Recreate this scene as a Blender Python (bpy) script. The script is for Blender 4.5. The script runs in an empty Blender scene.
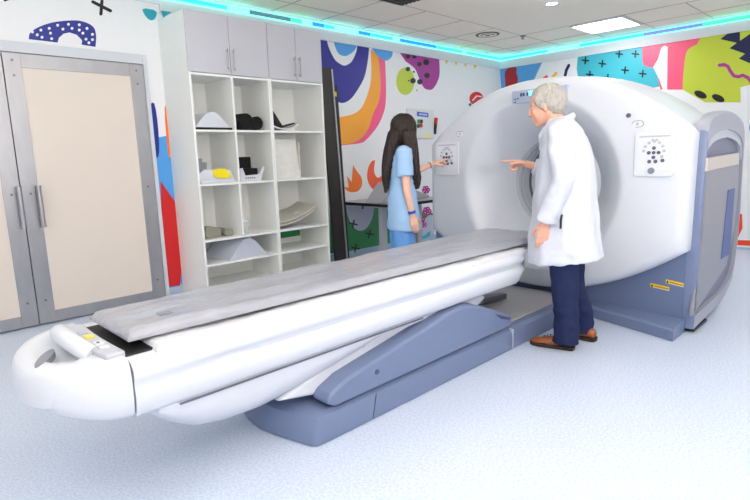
LP, EXPO, FL = 0.12, 0.88, 66
import bpy, bmesh, math, random
from math import sin, cos, pi, radians
from mathutils import Vector, Matrix, noise
random.seed(7)
SC = bpy.context.scene
COL = SC.collection
V = Vector

# ------------------------------------------------------------------ camera
FPX = 535.27
PITCH, YAW, ROLL = .1746, .7965, -.03
CAM = V((-7.65, -4.875, 1.262))
CEIL = 2.754
fw = V((cos(PITCH)*cos(YAW), cos(PITCH)*sin(YAW), -sin(PITCH)))
r0 = V((sin(YAW), -cos(YAW), 0)); u0 = r0.cross(fw)
rt = r0*cos(ROLL)+u0*sin(ROLL); up = -r0*sin(ROLL)+u0*cos(ROLL)
cd = bpy.data.cameras.new('camera'); cam = bpy.data.objects.new('camera', cd); COL.objects.link(cam)
cd.sensor_width = 36; cd.lens = FPX/750*36; cd.clip_start = .05
M = Matrix((rt, up, -fw)).transposed().to_4x4(); M.translation = CAM
cam.matrix_world = M
SC.camera = cam

def at(px, py, axis, val):
    """where the sight line of a photo pixel meets the plane axis=val"""
    d = fw+rt*((px-375)/FPX)-up*((py-250)/FPX)
    return CAM+d*((val-CAM[axis])/d[axis])

# ------------------------------------------------------------------ materials
MATS = {}
def mat(name, col, rough=.5, metal=0., spec=.5, noise_amt=0., nscale=20., bump=0., bscale=40., emis=0., alpha=1., trans=0., coat=0., stretch=None):
    if name in MATS: return MATS[name]
    m = bpy.data.materials.new(name); m.use_nodes = True; MATS[name] = m
    nt = m.node_tree; b = nt.nodes['Principled BSDF']
    c = tuple(((x/255)/12.92 if x/255 <= .04045 else ((x/255+.055)/1.055)**2.4) for x in col)
    b.inputs['Base Color'].default_value = (*c, 1)
    b.inputs['Roughness'].default_value = rough
    b.inputs['Metallic'].default_value = metal
    b.inputs['Specular IOR Level'].default_value = spec
    b.inputs['Alpha'].default_value = alpha
    b.inputs['Transmission Weight'].default_value = trans
    b.inputs['Coat Weight'].default_value = coat
    if emis:
        b.inputs['Emission Color'].default_value = (*c, 1); b.inputs['Emission Strength'].default_value = emis
    tc = nt.nodes.new('ShaderNodeTexCoord')
    src = tc.outputs['Object']
    if stretch:
        mp = nt.nodes.new('ShaderNodeMapping'); mp.inputs['Scale'].default_value = stretch
        nt.links.new(src, mp.inputs[0]); src = mp.outputs[0]
    n = nt.nodes.new('ShaderNodeTexNoise'); n.inputs['Scale'].default_value = nscale; n.inputs['Detail'].default_value = 4
    nt.links.new(src, n.inputs['Vector'])
    mx = nt.nodes.new('ShaderNodeMix'); mx.data_type = 'RGBA'
    a = max(noise_amt, .02)
    mx.inputs[6].default_value = tuple(min(1, x*(1-a)) for x in c)+(1,)
    mx.inputs[7].default_value = tuple(min(1, x*(1+a)) for x in c)+(1,)
    nt.links.new(n.outputs['Fac'], mx.inputs[0]); nt.links.new(mx.outputs[2], b.inputs['Base Color'])
    if bump:
        n2 = nt.nodes.new('ShaderNodeTexNoise'); n2.inputs['Scale'].default_value = bscale; n2.inputs['Detail'].default_value = 3
        nt.links.new(src, n2.inputs['Vector'])
        bp = nt.nodes.new('ShaderNodeBump'); bp.inputs['Strength'].default_value = bump; bp.inputs['Distance'].default_value = .02
        nt.links.new(n2.outputs['Fac'], bp.inputs['Height']); nt.links.new(bp.outputs[0], b.inputs['Normal'])
    return m

WHITE = mat('white_shell', (214, 218, 227), .34, coat=.15)
WALLW = mat('white_wall_vinyl', (240, 240, 243), .38, bump=.02, bscale=8)
LAMW = mat('white_laminate', (242, 243, 240), .42)
LAMG = mat('grey_lilac_laminate', (198, 198, 206), .4)
STEEL = mat('brushed_steel', (172, 172, 176), .36, .75, noise_amt=.12, nscale=6, stretch=(3, 3, 1))
STEELD = mat('dark_steel', (120, 120, 125), .35, .8)
CREAM = mat('cream_panel', (226, 215, 204), .4, noise_amt=.03, nscale=3)
BLUE = mat('slate_blue_plastic', (112, 126, 160), .36, noise_amt=.03)
BLUED = mat('dark_slate_plastic', (72, 80, 110), .45)
TAUPE = mat('grey_taupe_metal', (150, 150, 160), .32, .35, noise_amt=.05, nscale=3, stretch=(1, 1, .3))
GREYP = mat('light_grey_plastic', (186, 189, 200), .4)
GREYM = mat('mid_grey_plastic', (135, 138, 150), .45)
BLACK = mat('black_plastic', (16, 16, 18), .45)
BLACKF = mat('black_foam', (12, 12, 13), .9, bump=.6, bscale=60)
PADG = mat('grey_vinyl_pad', (160, 163, 174), .3, noise_amt=.04, nscale=4, coat=.3, bump=1.0, bscale=9, stretch=(.6, 1.6, 1))
SHEET = mat('white_crinkled_sheet', (214, 217, 224), .6, bump=.9, bscale=14, stretch=(.8, 1.4, 1))
PLATE = mat('beige_grey_plate', (176, 176, 178), .5)
SKIN = mat('skin', (226, 170, 146), .5, noise_amt=.08, nscale=30)
SKIN2 = mat('skin_light', (238, 190, 168), .5, noise_amt=.06, nscale=30)
COATM = mat('white_cotton', (208, 212, 224), .85, bump=.5, bscale=12)
DENIM = mat('navy_denim', (15, 30, 74), .85, noise_amt=.25, nscale=25, bump=.3, bscale=14)
SCRUB = mat('light_blue_scrubs', (160, 196, 234), .8, bump=.25, bscale=14)
LEATH = mat('brown_leather', (150, 84, 44), .45, noise_amt=.2, nscale=30)
SOLE = mat('dark_sole', (50, 34, 26), .7)
GREYH = mat('grey_hair', (178, 174, 168), .7, noise_amt=.3, nscale=60, bump=.8, bscale=60, stretch=(1, 1, .3))
DARKH = mat('dark_brown_hair', (38, 22, 18), .38, noise_amt=.5, nscale=60, bump=.6, bscale=90, stretch=(1, 1, .06))

def link(name, me, parent=None, loc=None):
    o = bpy.data.objects.new(name, me); COL.objects.link(o)
    if parent is not None:
        o.parent = parent
    elif loc is not None:
        o.location = loc
    return o

def rootloc(p):
    while p.parent is not None: p = p.parent
    return V(p.location)

def obj(name, bm, m, parent=None, smooth=False, bevel=0, seg=2, subsurf=0, label=None, auto=35, recalc=True):
    """bm is in world coordinates; becomes ONE mesh object"""
    if recalc: bmesh.ops.recalc_face_normals(bm, faces=bm.faces)
    if parent is not None:
        L = rootloc(parent)
    else:
        xs = [v.co for v in bm.verts]
        L = V(((min(v.x for v in xs)+max(v.x for v in xs))/2, (min(v.y for v in xs)+max(v.y for v in xs))/2, min(v.z for v in xs)))
    bmesh.ops.translate(bm, verts=bm.verts, vec=-L)
    me = bpy.data.meshes.new(name); bm.to_mesh(me); bm.free()
    for x in (m if isinstance(m, (list, tuple)) else [m]): me.materials.append(x)
    if smooth:
        me.polygons.foreach_set('use_smooth', [True]*len(me.polygons))
        if auto and not subsurf and hasattr(me, 'set_sharp_from_angle'): me.set_sharp_from_angle(angle=radians(auto))
    o = link(name, me, parent, L)
    if bevel:
        b = o.modifiers.new('bevel', 'BEVEL'); b.width = bevel; b.segments = seg; b.limit_method = 'ANGLE'; b.angle_limit = radians(35)
        me.polygons.foreach_set('use_smooth', [True]*len(me.polygons))
        w = o.modifiers.new('wn', 'WEIGHTED_NORMAL')
    if subsurf:
        s = o.modifiers.new('sub', 'SUBSURF'); s.levels = subsurf; s.render_levels = subsurf
    if label: o['label'] = label
    return o

def empty(name, loc, label, cat, group=None):
    o = bpy.data.objects.new(name, None); COL.objects.link(o); o.location = loc
    o.empty_display_size = .1
    tag(o, label, cat, group)
    return o
def tag(o, label=None, cat=None, group=None, kind=None):
    if label: o['label'] = label
    if cat: o['category'] = cat
    if group: o['group'] = group
    if kind: o['kind'] = kind
    return o

# ------------------------------------------------------------------ mesh helpers (all add to a bmesh, world coords)
def B(): return bmesh.new()
def box(bm, x0, x1, y0, y1, z0, z1, mi=0):
    vs = [bm.verts.new((x, y, z)) for x in (x0, x1) for y in (y0, y1) for z in (z0, z1)]
    for f in ((0, 1, 3, 2), (4, 6, 7, 5), (0, 4, 5, 1), (2, 3, 7, 6), (0, 2, 6, 4), (1, 5, 7, 3)):
        bm.faces.new([vs[i] for i in f]).material_index = mi
    return bm
def prism(bm, pts, d, mi=0):
    """pts: closed 3-D polygon, extruded along d"""
    d = V(d); a = [bm.verts.new(V(p)) for p in pts]; b = [bm.verts.new(V(p)+d) for p in pts]
    n = len(pts)
    bm.faces.new(a).material_index = mi; bm.faces.new(b[::-1]).material_index = mi
    for i in range(n):
        bm.faces.new((a[i], a[(i+1) % n], b[(i+1) % n], b[i])).material_index = mi
    return bm
def loft(bm, rings, cap=True, mi=0, closed=True):
    R = [[bm.verts.new(V(p)) for p in r] for r in rings]
    n = len(R[0])
    for a, b in zip(R, R[1:]):
        for i in range(n if closed else n-1):
            bm.faces.new((a[i], a[(i+1) % n], b[(i+1) % n], b[i])).material_index = mi
    if cap:
        bm.faces.new(R[0][::-1]).material_index = mi; bm.faces.new(R[-1]).material_index = mi
    return R
def frame_of(d):
    d = V(d).normalized(); a = V((0, 0, 1)) if abs(d.z) < .9 else V((1, 0, 0))
    x = d.cross(a).normalized(); return x, d.cross(x).normalized()
def ring(c, x, y, n=16, p=2.0):
    out = []
    for i in range(n):
        t = 2*pi*i/n; cx, sy = cos(t), sin(t)
        if p != 2.0:
            cx = math.copysign(abs(cx)**(2/p), cx); sy = math.copysign(abs(sy)**(2/p), sy)
        out.append(V(c)+V(x)*cx+V(y)*sy)
    return out
def cyl(bm, p0, p1, r, r1=None, n=20, mi=0):
    p0, p1 = V(p0), V(p1); x, y = frame_of(p1-p0); r1 = r if r1 is None else r1
    loft(bm, [ring(p0, x*r, y*r, n), ring(p1, x*r1, y*r1, n)], mi=mi); return bm
def tube(bm, pts, r, n=10, mi=0, flat=None):
    pts = [V(p) for p in pts]; rings = []
    prev = None
    for i, p in enumerate(pts):
        d = (pts[min(i+1, len(pts)-1)]-pts[max(i-1, 0)]).normalized()
        if prev is None: x, y = frame_of(d)
        else:
            x = (prev-d*prev.dot(d)).normalized(); y = d.cross(x).normalized()
        prev = x
        rr = r[i] if isinstance(r, (list, tuple)) else r
        rings.append(ring(p, x*rr, y*rr, n))
    loft(bm, rings, mi=mi); return bm
def caps(bm, p0, p1, r0, r1, n=14, k=5):
    """tapered capsule"""
    p0, p1 = V(p0), V(p1); d = (p1-p0)
    if d.length < 1e-5: d = V((0, 0, 1e-4))
    dn = d.normalized(); x, y = frame_of(dn); rings = []
    for i in range(1, k+1):
        t = -pi/2+pi/2*i/k*.999; rings.append(ring(p0+dn*r0*sin(t), x*r0*cos(t), y*r0*cos(t), n))
    for i in range(0, k):
        t = pi/2*i/k; rings.append(ring(p1+dn*r1*sin(t), x*r1*cos(t), y*r1*cos(t), n))
    loft(bm, rings); return bm
def chain(bm, pts, rs, **k):
    for i in range(len(pts)-1): caps(bm, pts[i], pts[i+1], rs[i], rs[i+1], **k)
def ell(bm, c, ax, n=18, k=10):
    """ax = three axis vectors"""
    c = V(c); X, Y, Z = [V(a) for a in ax]; rings = []
    for i in range(1, k):
        t = -pi/2+pi*i/k; rings.append(ring(c+Z*sin(t), X*cos(t), Y*cos(t), n))
    loft(bm, rings); return bm
def fuse(name, bm, m, parent=None, voxel=.008, smooth_it=4, disp=None, origin=None):
    """fuse overlapping closed shapes into one continuous surface"""
    bmesh.ops.recalc_face_normals(bm, faces=bm.faces)
    L = rootloc(parent) if parent is not None else V(origin)
    bmesh.ops.translate(bm, verts=bm.verts, vec=-L)
    me = bpy.data.meshes.new(name+'_raw'); bm.to_mesh(me); bm.free()
    t = bpy.data.objects.new('tmp', me); COL.objects.link(t)
    r = t.modifiers.new('r', 'REMESH'); r.mode = 'VOXEL'; r.voxel_size = voxel
    if smooth_it:
        s = t.modifiers.new('s', 'SMOOTH'); s.factor = .5; s.iterations = smooth_it
    bpy.context.view_layer.update()
    dg = bpy.context.evaluated_depsgraph_get()
    me2 = bpy.data.meshes.new_from_object(t.evaluated_get(dg)); me2.name = name
    bpy.data.objects.remove(t); bpy.data.meshes.remove(me)
    if disp:
        ns = [v.normal.copy() for v in me2.vertices]
        for v, n in zip(me2.vertices, ns): v.co += n*disp(v.co+L)
    me2.polygons.foreach_set('use_smooth', [True]*len(me2.polygons))
    me2.materials.clear()
    for x in (m if isinstance(m, (list, tuple)) else [m]): me2.materials.append(x)
    return link(name, me2, parent, L)

# ================================================================== THE ROOM
XW, YW = -9.6, -7.2
def struct(name, bm, m, parent=None, **k):
    o = obj(name, bm, m, parent, **k)
    if parent is None: o['kind'] = 'structure'
    return o

# floor: pale blue speckled vinyl
fm = bpy.data.materials.new('blue_speckled_vinyl'); fm.use_nodes = True
nt = fm.node_tree; bs = nt.nodes['Principled BSDF']; bs.inputs['Roughness'].default_value = .3
bs.inputs['Specular IOR Level'].default_value = .4
tc = nt.nodes.new('ShaderNodeTexCoord')
n1 = nt.nodes.new('ShaderNodeTexNoise'); n1.inputs['Scale'].default_value = 90; n1.inputs['Detail'].default_value = 3
cr = nt.nodes.new('ShaderNodeValToRGB'); cr.color_ramp.elements[0].position = .36; cr.color_ramp.elements[1].position = .62
cr.color_ramp.elements[0].color = (.50, .59, .75, 1); cr.color_ramp.elements[1].color = (.64, .72, .86, 1)
nt.links.new(tc.outputs['Object'], n1.inputs['Vector']); nt.links.new(n1.outputs['Fac'], cr.inputs[0]); nt.links.new(cr.outputs[0], bs.inputs['Base Color'])
struct('floor', box(B(), XW-.1, .1, YW-.1, .1, -.1, 0), fm)

# ceiling with its grid of tile joints
TS, GX, GY = .642, .425, .365
CEILM = mat('ceiling_tile', (250, 240, 226), .9, noise_amt=.03, nscale=5)
JOINT = mat('ceiling_joint', (196, 190, 182), .8)
bm = box(B(), XW-.1, .1, YW-.1, .1, CEIL, CEIL+.1)
zj = CEIL-.004
def xline(y, x0, x1): box(bm, x0, x1, y-.006, y+.006, zj, CEIL+.001, 1)
def yline(x, y0, y1): box(bm, x-.006, x+.006, y0, y1, zj, CEIL+.001, 1)
xline(-GY, XW, 0); xline(-GY-TS, XW, 0)
for i in range(2, 10): xline(-GY-TS*i, -GX-TS, 0)
yline(-GX, YW, 0); yline(-GX-TS, YW, 0)
for j in range(2, 14): yline(-GX-TS*j, -GY-TS, 0)
struct('ceiling', bm, [CEILM, JOINT])

# ---- murals: coloured vinyl shapes that lie in the wall's surface, part of the wall's own mesh
MCOL = dict(indigo=(46, 42, 150), navy=(20, 28, 78), ink=(22, 22, 26), sky=(84, 164, 232), orange=(255, 170, 52), amber=(250, 190, 60),
            pink=(250, 92, 140), magenta=(172, 46, 150), lime=(196, 210, 62), tangerine=(252, 124, 42), scarlet=(214, 30, 34), coral=(250, 98, 58),
            green=(44, 138, 74), dgreen=(20, 92, 50), lav=(196, 196, 214), teal=(64, 178, 196), teal2=(44, 168, 190), royal=(14, 36, 142), salmon=(248, 92, 128),
            crimson=(176, 30, 38), blue2=(88, 160, 224), brown=(96, 62, 44), white=(238, 238, 242), base=(176, 196, 218), purple=(180, 40, 130), red2=(246, 78, 36))
KEYS = list(MCOL)
MM = [WALLW]+[mat('mural_'+k, MCOL[k], .35) for k in KEYS]
def mi_(k): return 1+KEYS.index(k)
class Mural:
    def __init__(s, axis, n): s.bm = B(); s.axis = axis; s.lvl = {}; s.n = n; s.k = 0
    def poly(s, k, px, crop=None, lvl=0, smooth=0, cr=None):
        """px: photo pixels, or crop coordinates with crop=(x0,y0,scale)"""
        if crop: px = [(crop[0]+x/crop[2], crop[1]+y/crop[2]) for x, y in px]
        if cr:
            a, b = cr; q = px[:a+1]
            for i in range(a, b):
                p0, p1, p2, p3 = px[max(i-1, a)], px[i], px[i+1], px[min(i+2, b)]
                for t in (.2, .4, .6, .8, 1.0):
                    q.append(tuple(.5*(2*p1[j]+(p2[j]-p0[j])*t+(2*p0[j]-5*p1[j]+4*p2[j]-p3[j])*t*t+(3*p1[j]-p0[j]-3*p2[j]+p3[j])*t**3) for j in (0, 1)))
            px = q+px[b+1:]
        pts = [at(x, y, s.axis, 0) for x, y in px]
        for _ in range(smooth):
            q = []
            for i in range(len(pts)):
                a, b = pts[i], pts[(i+1) % len(pts)]
                q += [a*.75+b*.25, a*.25+b*.75]
            pts = q
        s.put(k, pts, lvl)
    def put(s, k, pts, lvl=0):
        s.k += 1
        h = .0006*(1+lvl)+.00001*s.k
        off = V((-1, 0, 0)) if s.axis == 0 else V((0, -1, 0))
        q = [V(p)+off*h for p in pts]
        for p in q: p.z = min(max(p.z, .002), CEIL-.002)
        from mathutils.geometry import tessellate_polygon
        flat = [V((p.y if s.axis == 0 else p.x, p.z, 0)) for p in q]
        vs = [s.bm.verts.new(p) for p in q]
        for tri in tessellate_polygon([flat]):
            a, b, c_ = (vs[i] for i in tri)
            if (b.co-a.co).cross(c_.co-a.co).dot(off) < 0: b, c_ = c_, b
            try: s.bm.faces.new((a, b, c_)).material_index = mi_(k)
            except ValueError: pass
    def dot(s, k, x, y, r, crop=None, lvl=2, ry=None, n=14):
        ry = ry or r
        s.poly(k, [(x+r*cos(2*pi*i/n), y+ry*sin(2*pi*i/n)) for i in range(n)], crop, lvl)
    def stroke(s, k, px, w, crop=None, lvl=2):
        out = []; n = len(px)
        for i, (x, y) in enumerate(px):
            a = px[max(i-1, 0)]; b = px[min(i+1, n-1)]; d = math.hypot(b[0]-a[0], b[1]-a[1])
            out.append((x, y, -(b[1]-a[1])/d, (b[0]-a[0])/d))
        for (a, b) in zip(out, out[1:]):
            s.poly(k, [(a[0]+a[2]*w/2, a[1]+a[3]*w/2), (b[0]+b[2]*w/2, b[1]+b[3]*w/2), (b[0]-b[2]*w/2, b[1]-b[3]*w/2), (a[0]-a[2]*w/2, a[1]-a[3]*w/2)], crop, lvl)
        for a in (out[0], out[-1]): s.dot(k, a[0], a[1], w/2, crop, lvl)
    def cross(s, x, y, r, w, crop=None, rot=.15, k='ink'):
        for t in (rot, rot+pi/2): s.stroke(k, [(x-r*cos(t), y-r*sin(t)), (x+r*cos(t), y+r*sin(t))], w, crop, 4)

ml = Mural(1, 'left'); c = (0, 20, 4.167)
box(ml.bm, XW-.1, .1, 0, .1, 0, CEIL)                      # the wall itself
ml.poly('royal', [(120,80),(125,55),(160,30),(220,10),(290,2),(340,5),(385,25),(400,60),(398,112),(340,103),(342,85),(320,62),(290,52),(265,57),(245,75),(240,94)], c, cr=(0,8))
for x, y in ((135,50),(170,42),(205,35),(240,22),(285,18),(330,20),(362,35),(385,60),(155,62),(175,72),(210,55),(262,38),(300,35),(345,55),(385,82),(358,80),(370,95),(215,78),(330,42)): ml.dot('white', x, y, 6, c)
c = (60, 0, 6.25)
ml.stroke('ink', [(205, 12), (315, 68)], 20, c); ml.stroke('ink', [(262, 5), (255, 88)], 20, c)
ml.stroke('ink', [(5, 0), (13, -3)], 3)
ml.poly('teal2', [(510,48),(608,65),(600,110),(580,128),(555,125),(525,90)], c, smooth=1)
ml.poly('sky', [(155,138),(176,134),(190,292),(150,296)], None)
ml.poly('royal', [(150,106),(152,102),(155,104),(158,125),(159.5,150),(158,158),(155.5,157),(152,140)], None, 1, 1)
ml.poly('scarlet', [(160.5,181),(179,207.6),(184,246),(180,285.4),(169,287),(162,250)], None, 1)
ml.poly('tangerine', [(164,110),(166.5,101),(170,110),(172.5,145),(171,158),(168,156)], None, 1, 1)
ml.poly('base', [(150,296.3),(156,291),(189,284),(196,289),(192,295),(165,299.5)], None, 2)
# big rings beside the cabinet
ml.poly('pink', [(378,52),(385,60),(386,84),(385.7,101.6),(383.6,113),(377,127),(366,140),(358,143.5),(334,146),(334,120),(366,100),(374,80)], None, 0, cr=(1,8))
ml.poly('orange', [(366,48),(372,50),(378,55),(380.6,84),(378.6,101.6),(373,114),(367.6,130),(355,142),(333,145),(333,110),(355,100)], None, 1, cr=(2,8))
ml.poly('white', [(360,48),(370.5,49),(371,76),(368.4,91),(362,106.7),(353,114),(340.5,117),(330,117),(330,90)], None, 2, cr=(1,6))
ml.poly('indigo', [(319,37),(369,46),(368,58),(364.6,76),(358,89),(350.6,99),(343,103),(337,101.6),(327,98),(319,90)], None, 3, cr=(1,9))
c = (300, 0, 6.25)
ml.poly('white', [(165,243),(180,300),(215,370),(250,400),(275,410),(300,402),(325,380),(350,325),(358,276)], c, 4, cr=(0,8))
ml.poly('sky', [(206,252),(225,310),(245,340),(272,350),(300,345),(340,315),(357,276)], c, 5, cr=(0,6))
ml.poly('sky', [(440,291),(578,316),(575,348),(560,368),(540,378),(510,370),(475,340)], c, 5, cr=(1,6))
c = (310, 0, 3.937)
ml.poly('magenta', [(350,203),(508,228),(510,290),(500,325),(485,348),(470,354),(448,345),(430,310),(412,270),(375,240)], c, 0, cr=(1,9))
for x, y, r in ((385,222,9),(410,222,9),(430,253,9),(457,245,12),(460,297,11),(432,322,11)): ml.dot('ink', x, y, r, c)
ml.dot('lime', 375, 320, 36, c, 1, 54, 28)
for x, y, r in ((385,272,9),(405,318,11),(408,283,4),(388,318,3)): ml.dot('ink', x, y, r, c)
ml.dot('scarlet', 420, 356, 3, c)
c = (400, 0, 6.25)
for p in ([(280,374),(300,378),(291,403)], [(340,383),(362,388),(350,412)], [(400,394),(420,398),(410,424)], [(456,403),(480,408),(468,433)]): ml.poly('amber', p, c)
c = (310, 0, 3.937)
ml.dot('scarlet', 655, 388, 28, c, 0, 27, 20); ml.stroke('white', [(640, 395), (655, 378), (675, 380)], 5, c, 3); ml.dot('dgreen', 630, 412, 6, c)
c = (330, 160, 4.54)
ml.poly('tangerine', [(64,122),(85,125),(76,70),(98,100),(104,22),(120,48),(140,75),(146,100),(142,122),(125,142),(95,146),(72,135)], c, 0, cr=(4,11))
ml.poly('coral', [(205,0),(200,50),(212,78),(228,76),(245,50),(250,60),(250,120),(220,135),(195,132),(175,105),(168,70),(175,30),(190,4)], c, 0, cr=(0,12))
ml.poly('green', [(0,205),(70,205),(200,215),(290,225),(470,240),(470,340),(400,372),(275,385),(100,413),(0,425)], c, 0)
ml.poly('lav', [(70,195),(200,205),(195,255),(175,300),(150,322),(120,320),(95,290),(78,250)], c, 1, 1)
ml.poly('lav', [(385,330),(440,250),(480,250),(480,330),(430,360)], c, 1, 1)
ml.poly('teal', [(392,335),(425,345),(455,320),(455,345),(420,362),(392,355)], c, 2)
for x, y in ((105,290),(178,335),(150,203),(115,400)): ml.cross(x, y, 17, 7, c, .2)
ml.stroke('brown', [(235, 345), (245, 318), (272, 308)], 9, c, 2)
for x, y, r in ((435,135,18),(440,232,20),(412,268,19),(425,293,14)):
    for a in range(6): ml.dot('purple', x+r*.55*cos(a), y+r*.55*sin(a), r*.5, c, 3)
    for a in range(5): ml.dot('white', x+r*.6*cos(a*1.26), y+r*.6*sin(a*1.26), 2.2, c, 4)
# green shape low on the wall behind the cabinets
ml.put('green', [(-4.6, 0, .30), (-4.0, 0, .30), (-4.0, 0, .62), (-4.6, 0, .62)], 0)
# colour-washed base strip
ml.put('base', [(-5.5, 0, .005), (-.02, 0, .005), (-.02, 0, .11), (-5.5, 0, .11)], 0)
struct('wall_left', ml.bm, MM, recalc=False)

mr = Mural(0, 'right'); c = (480, 0, 2.778)
box(mr.bm, 0, .1, YW-.1, 0, 0, CEIL)
mr.poly('blue2', [(55,187),(175,169),(160,200),(140,245),(60,260)], c, 0)
mr.poly('crimson', [(72,262),(70,225),(68,200),(78,188),(90,183),(103,188),(100,203),(106,215),(104,228),(108,245),(106,262)], c, 1, 1)
c = (510, 0, 6.25)
mr.stroke('red2', [(212, 490), (230, 478)], 16, c); mr.stroke('amber', [(262, 488), (288, 458)], 18, c); mr.stroke('navy', [(342, 488), (352, 440), (368, 408)], 18, c)
mr.poly('teal', [(425,345),(760,290),(760,520),(450,520),(425,480),(417,430)], c, 0)
c = (480, 0, 2.778)
mr.poly('teal', [(380,137),(450,129),(500,180),(512,238),(400,260)], c, 0)
for x, y in ((293,168),(340,177),(387,150),(432,150),(403,195),(452,205),(305,207),(355,216)): mr.cross(x, y, 9, 4, c, .1)
c = (630, 0, 6.25)
mr.poly('salmon', [(75,290),(445,225),(450,300),(430,560),(190,560),(160,420),(110,420),(88,408),(78,385)], c, 1)
mr.poly('white', [(195,300),(215,284),(236,292),(232,560),(205,560),(185,500),(145,420),(175,370)], c, 2)
mr.poly('lime', [(445,225),(770,172),(770,545),(690,545),(694,640),(470,640),(330,560),(332,480),(340,400),(348,345),(362,312),(392,290),(420,278)], c, 2, cr=(6,12))
mr.poly('navy', [(565,245),(635,190),(687,187),(688,255),(760,205),(760,400),(680,366),(720,336),(622,302),(668,268)], c, 3)
mr.stroke('magenta', [(560,408),(590,404),(612,415),(628,445),(650,475),(680,480),(705,470),(735,485),(765,520)], 22, c, 4)
mr.poly('white', [(690,546),(790,520),(790,700),(694,700)], c, 3)
for x, y in ((700.6, 94.6), (718.3, 98.2)): mr.poly('ink', [(x+6.2*cos(t*pi/8)-1.2*sin(t*pi/8), y+2.6*cos(t*pi/8)+3.2*sin(t*pi/8)) for t in range(16)], None, 5)
mr.dot('sky', 756, 128, 7, None, 2)
mr.poly('red2', [(737.4,214),(742,214),(742.5,228),(737,240),(734,243),(734,225)], None, 1)
mr.poly('red2', [(733,240),(756,240.5),(756,246),(731,244.8)], None, 1); mr.dot('ink', 737.5, 221, 1.3, None, 3)
mr.put('base', [(0, -6.9, .005), (0, -.02, .005), (0, -.02, .035), (0, -6.9, .035)], 0)
struct('wall_right', mr.bm, MM, recalc=False)
struct('wall_front', box(B(), XW-.1, .1, YW-.1, YW, 0, CEIL), WALLW)
struct('wall_back', box(B(), XW-.1, XW, YW, 0, 0, CEIL), WALLW)

# white crown band and the light strip above the murals
bm = B(); box(bm, XW, -5.45, -.018, 0, 2.625, CEIL); box(bm, -5.45, 0, -.018, 0, 2.55, CEIL); box(bm, -.018, 0, YW, -.018, 2.55, CEIL)
struct('trim_1', bm, mat('crown_band', (222, 224, 230), .6))
LED = {k: mat('led_'+k, v, .5, emis=e) for k, v, e in (('cyan', (40, 226, 234), 1.0), ('aqua', (110, 246, 240), 1.15), ('blue', (40, 120, 220), .8), ('green', (60, 235, 140), 1.0), ('grey', (90, 130, 140), .3), ('violet', (104, 122, 180), .6))}
LK = list(LED)
bm = B(); box(bm, XW, -.034, -.034, -.018, 2.672, 2.722, 1); box(bm, -.034, -.018, YW, -.018, 2.672, 2.722, 1)
def led(axis, a, b, k):
    p = at(*a, axis, -.03)[1-axis]; q = at(*b, axis, -.03)[1-axis]
    lo, hi = min(p, q), max(p, q)
    a_, b_ = ((2.676, 2.716) if k not in ('aqua', 'cyan') else (2.68, 2.712))
    if axis == 1: box(bm, lo, hi, -.038, -.0338, a_, b_, LK.index(k))
    else: box(bm, -.038, -.0338, lo, hi, a_, b_, LK.index(k))
for x0, x1, k in ((60,228,'cyan'),(228,250,'aqua'),(250,291,'grey'),(291,302,'green'),(302,312,'aqua'),(312,324,'blue'),(324,334,'cyan'),(334,358,'aqua'),(358,370,'blue'),(370,392,'cyan'),(392,399,'aqua'),(399,436,'blue'),(436,442,'green'),(442,451,'cyan'),(451,462,'green'),(462,466,'aqua'),(466,478,'green'),(478,499.5,'cyan')):
    led(1, (x0, 30), (x1, 30), k)
for x0, x1, k in ((500,548,'cyan'),(548,580,'aqua'),(580,643,'cyan'),(643,702,'violet'),(702,800,'green')):
    led(0, (x0, 40), (x1, 40), k)
struct('trim_2', bm, [LED[k] for k in LK])

# ---- double door: steel frames, cream panels, tubular pulls
def door_leaf(name, x0, x1, hx):
    root = empty(name, ((x0+x1)/2, -.03, 0), None, None); root['kind'] = 'structure'
    bm = B(); w = .115
    box(bm, x0, x0+w, -.045, -.004, .012, 2.09); box(bm, x1-w, x1, -.045, -.004, .012, 2.09)
    box(bm, x0+w, x1-w, -.045, -.004, .012, .105); box(bm, x0+w, x1-w, -.045, -.004, 1.99, 2.09)
    obj('steel_frame', bm, STEEL, root, bevel=.002)
    obj('door_panel', box(B(), x0+w, x1-w, -.040, -.008, .105, 1.99), CREAM, root)
    bm = B()
    for sx in (x0+.03, x1-.03):
        for z in (.2, 1.05, 1.93, 2.04): cyl(bm, (sx+(.03 if sx < x0+.1 else -.03), -.0449, z), (sx+(.03 if sx < x0+.1 else -.03), -.049, z), .009, n=10)
    obj('screw', bm, STEELD, root)
    bm = B(); cyl(bm, (hx, -.10, .80), (hx, -.10, 1.10), .018)
    cyl(bm, (hx, -.10, .79), (hx, -.10, .80), .021); cyl(bm, (hx, -.10, 1.10), (hx, -.10, 1.112), .021)
    obj('door_handle', bm, STEEL, root, smooth=True)
    bm = B()
    for z in (.84, 1.06): cyl(bm, (hx, -.045, z), (hx, -.09, z), .012, n=12)
    obj('handle_mount', bm, STEELD, root, smooth=True)
door_leaf('door_1', -6.690, -5.665, -6.585)
door_leaf('door_2', -7.635, -6.696, -6.715)
bm = B()
box(bm, -5.655, -5.618, -.03, 0, 0, 2.18); box(bm, -7.73, -7.645, -.03, 0, 0, 2.18); box(bm, -7.645, -5.655, -.03, 0, 2.10, 2.18)
struct('trim_3', bm, mat('door_casing', (212, 216, 224), .4), bevel=.004)
struct('baseboard_front', box(B(), XW, 0, YW, YW+.015, 0, .1), mat('base_strip', (176, 196, 218), .5))

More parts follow.
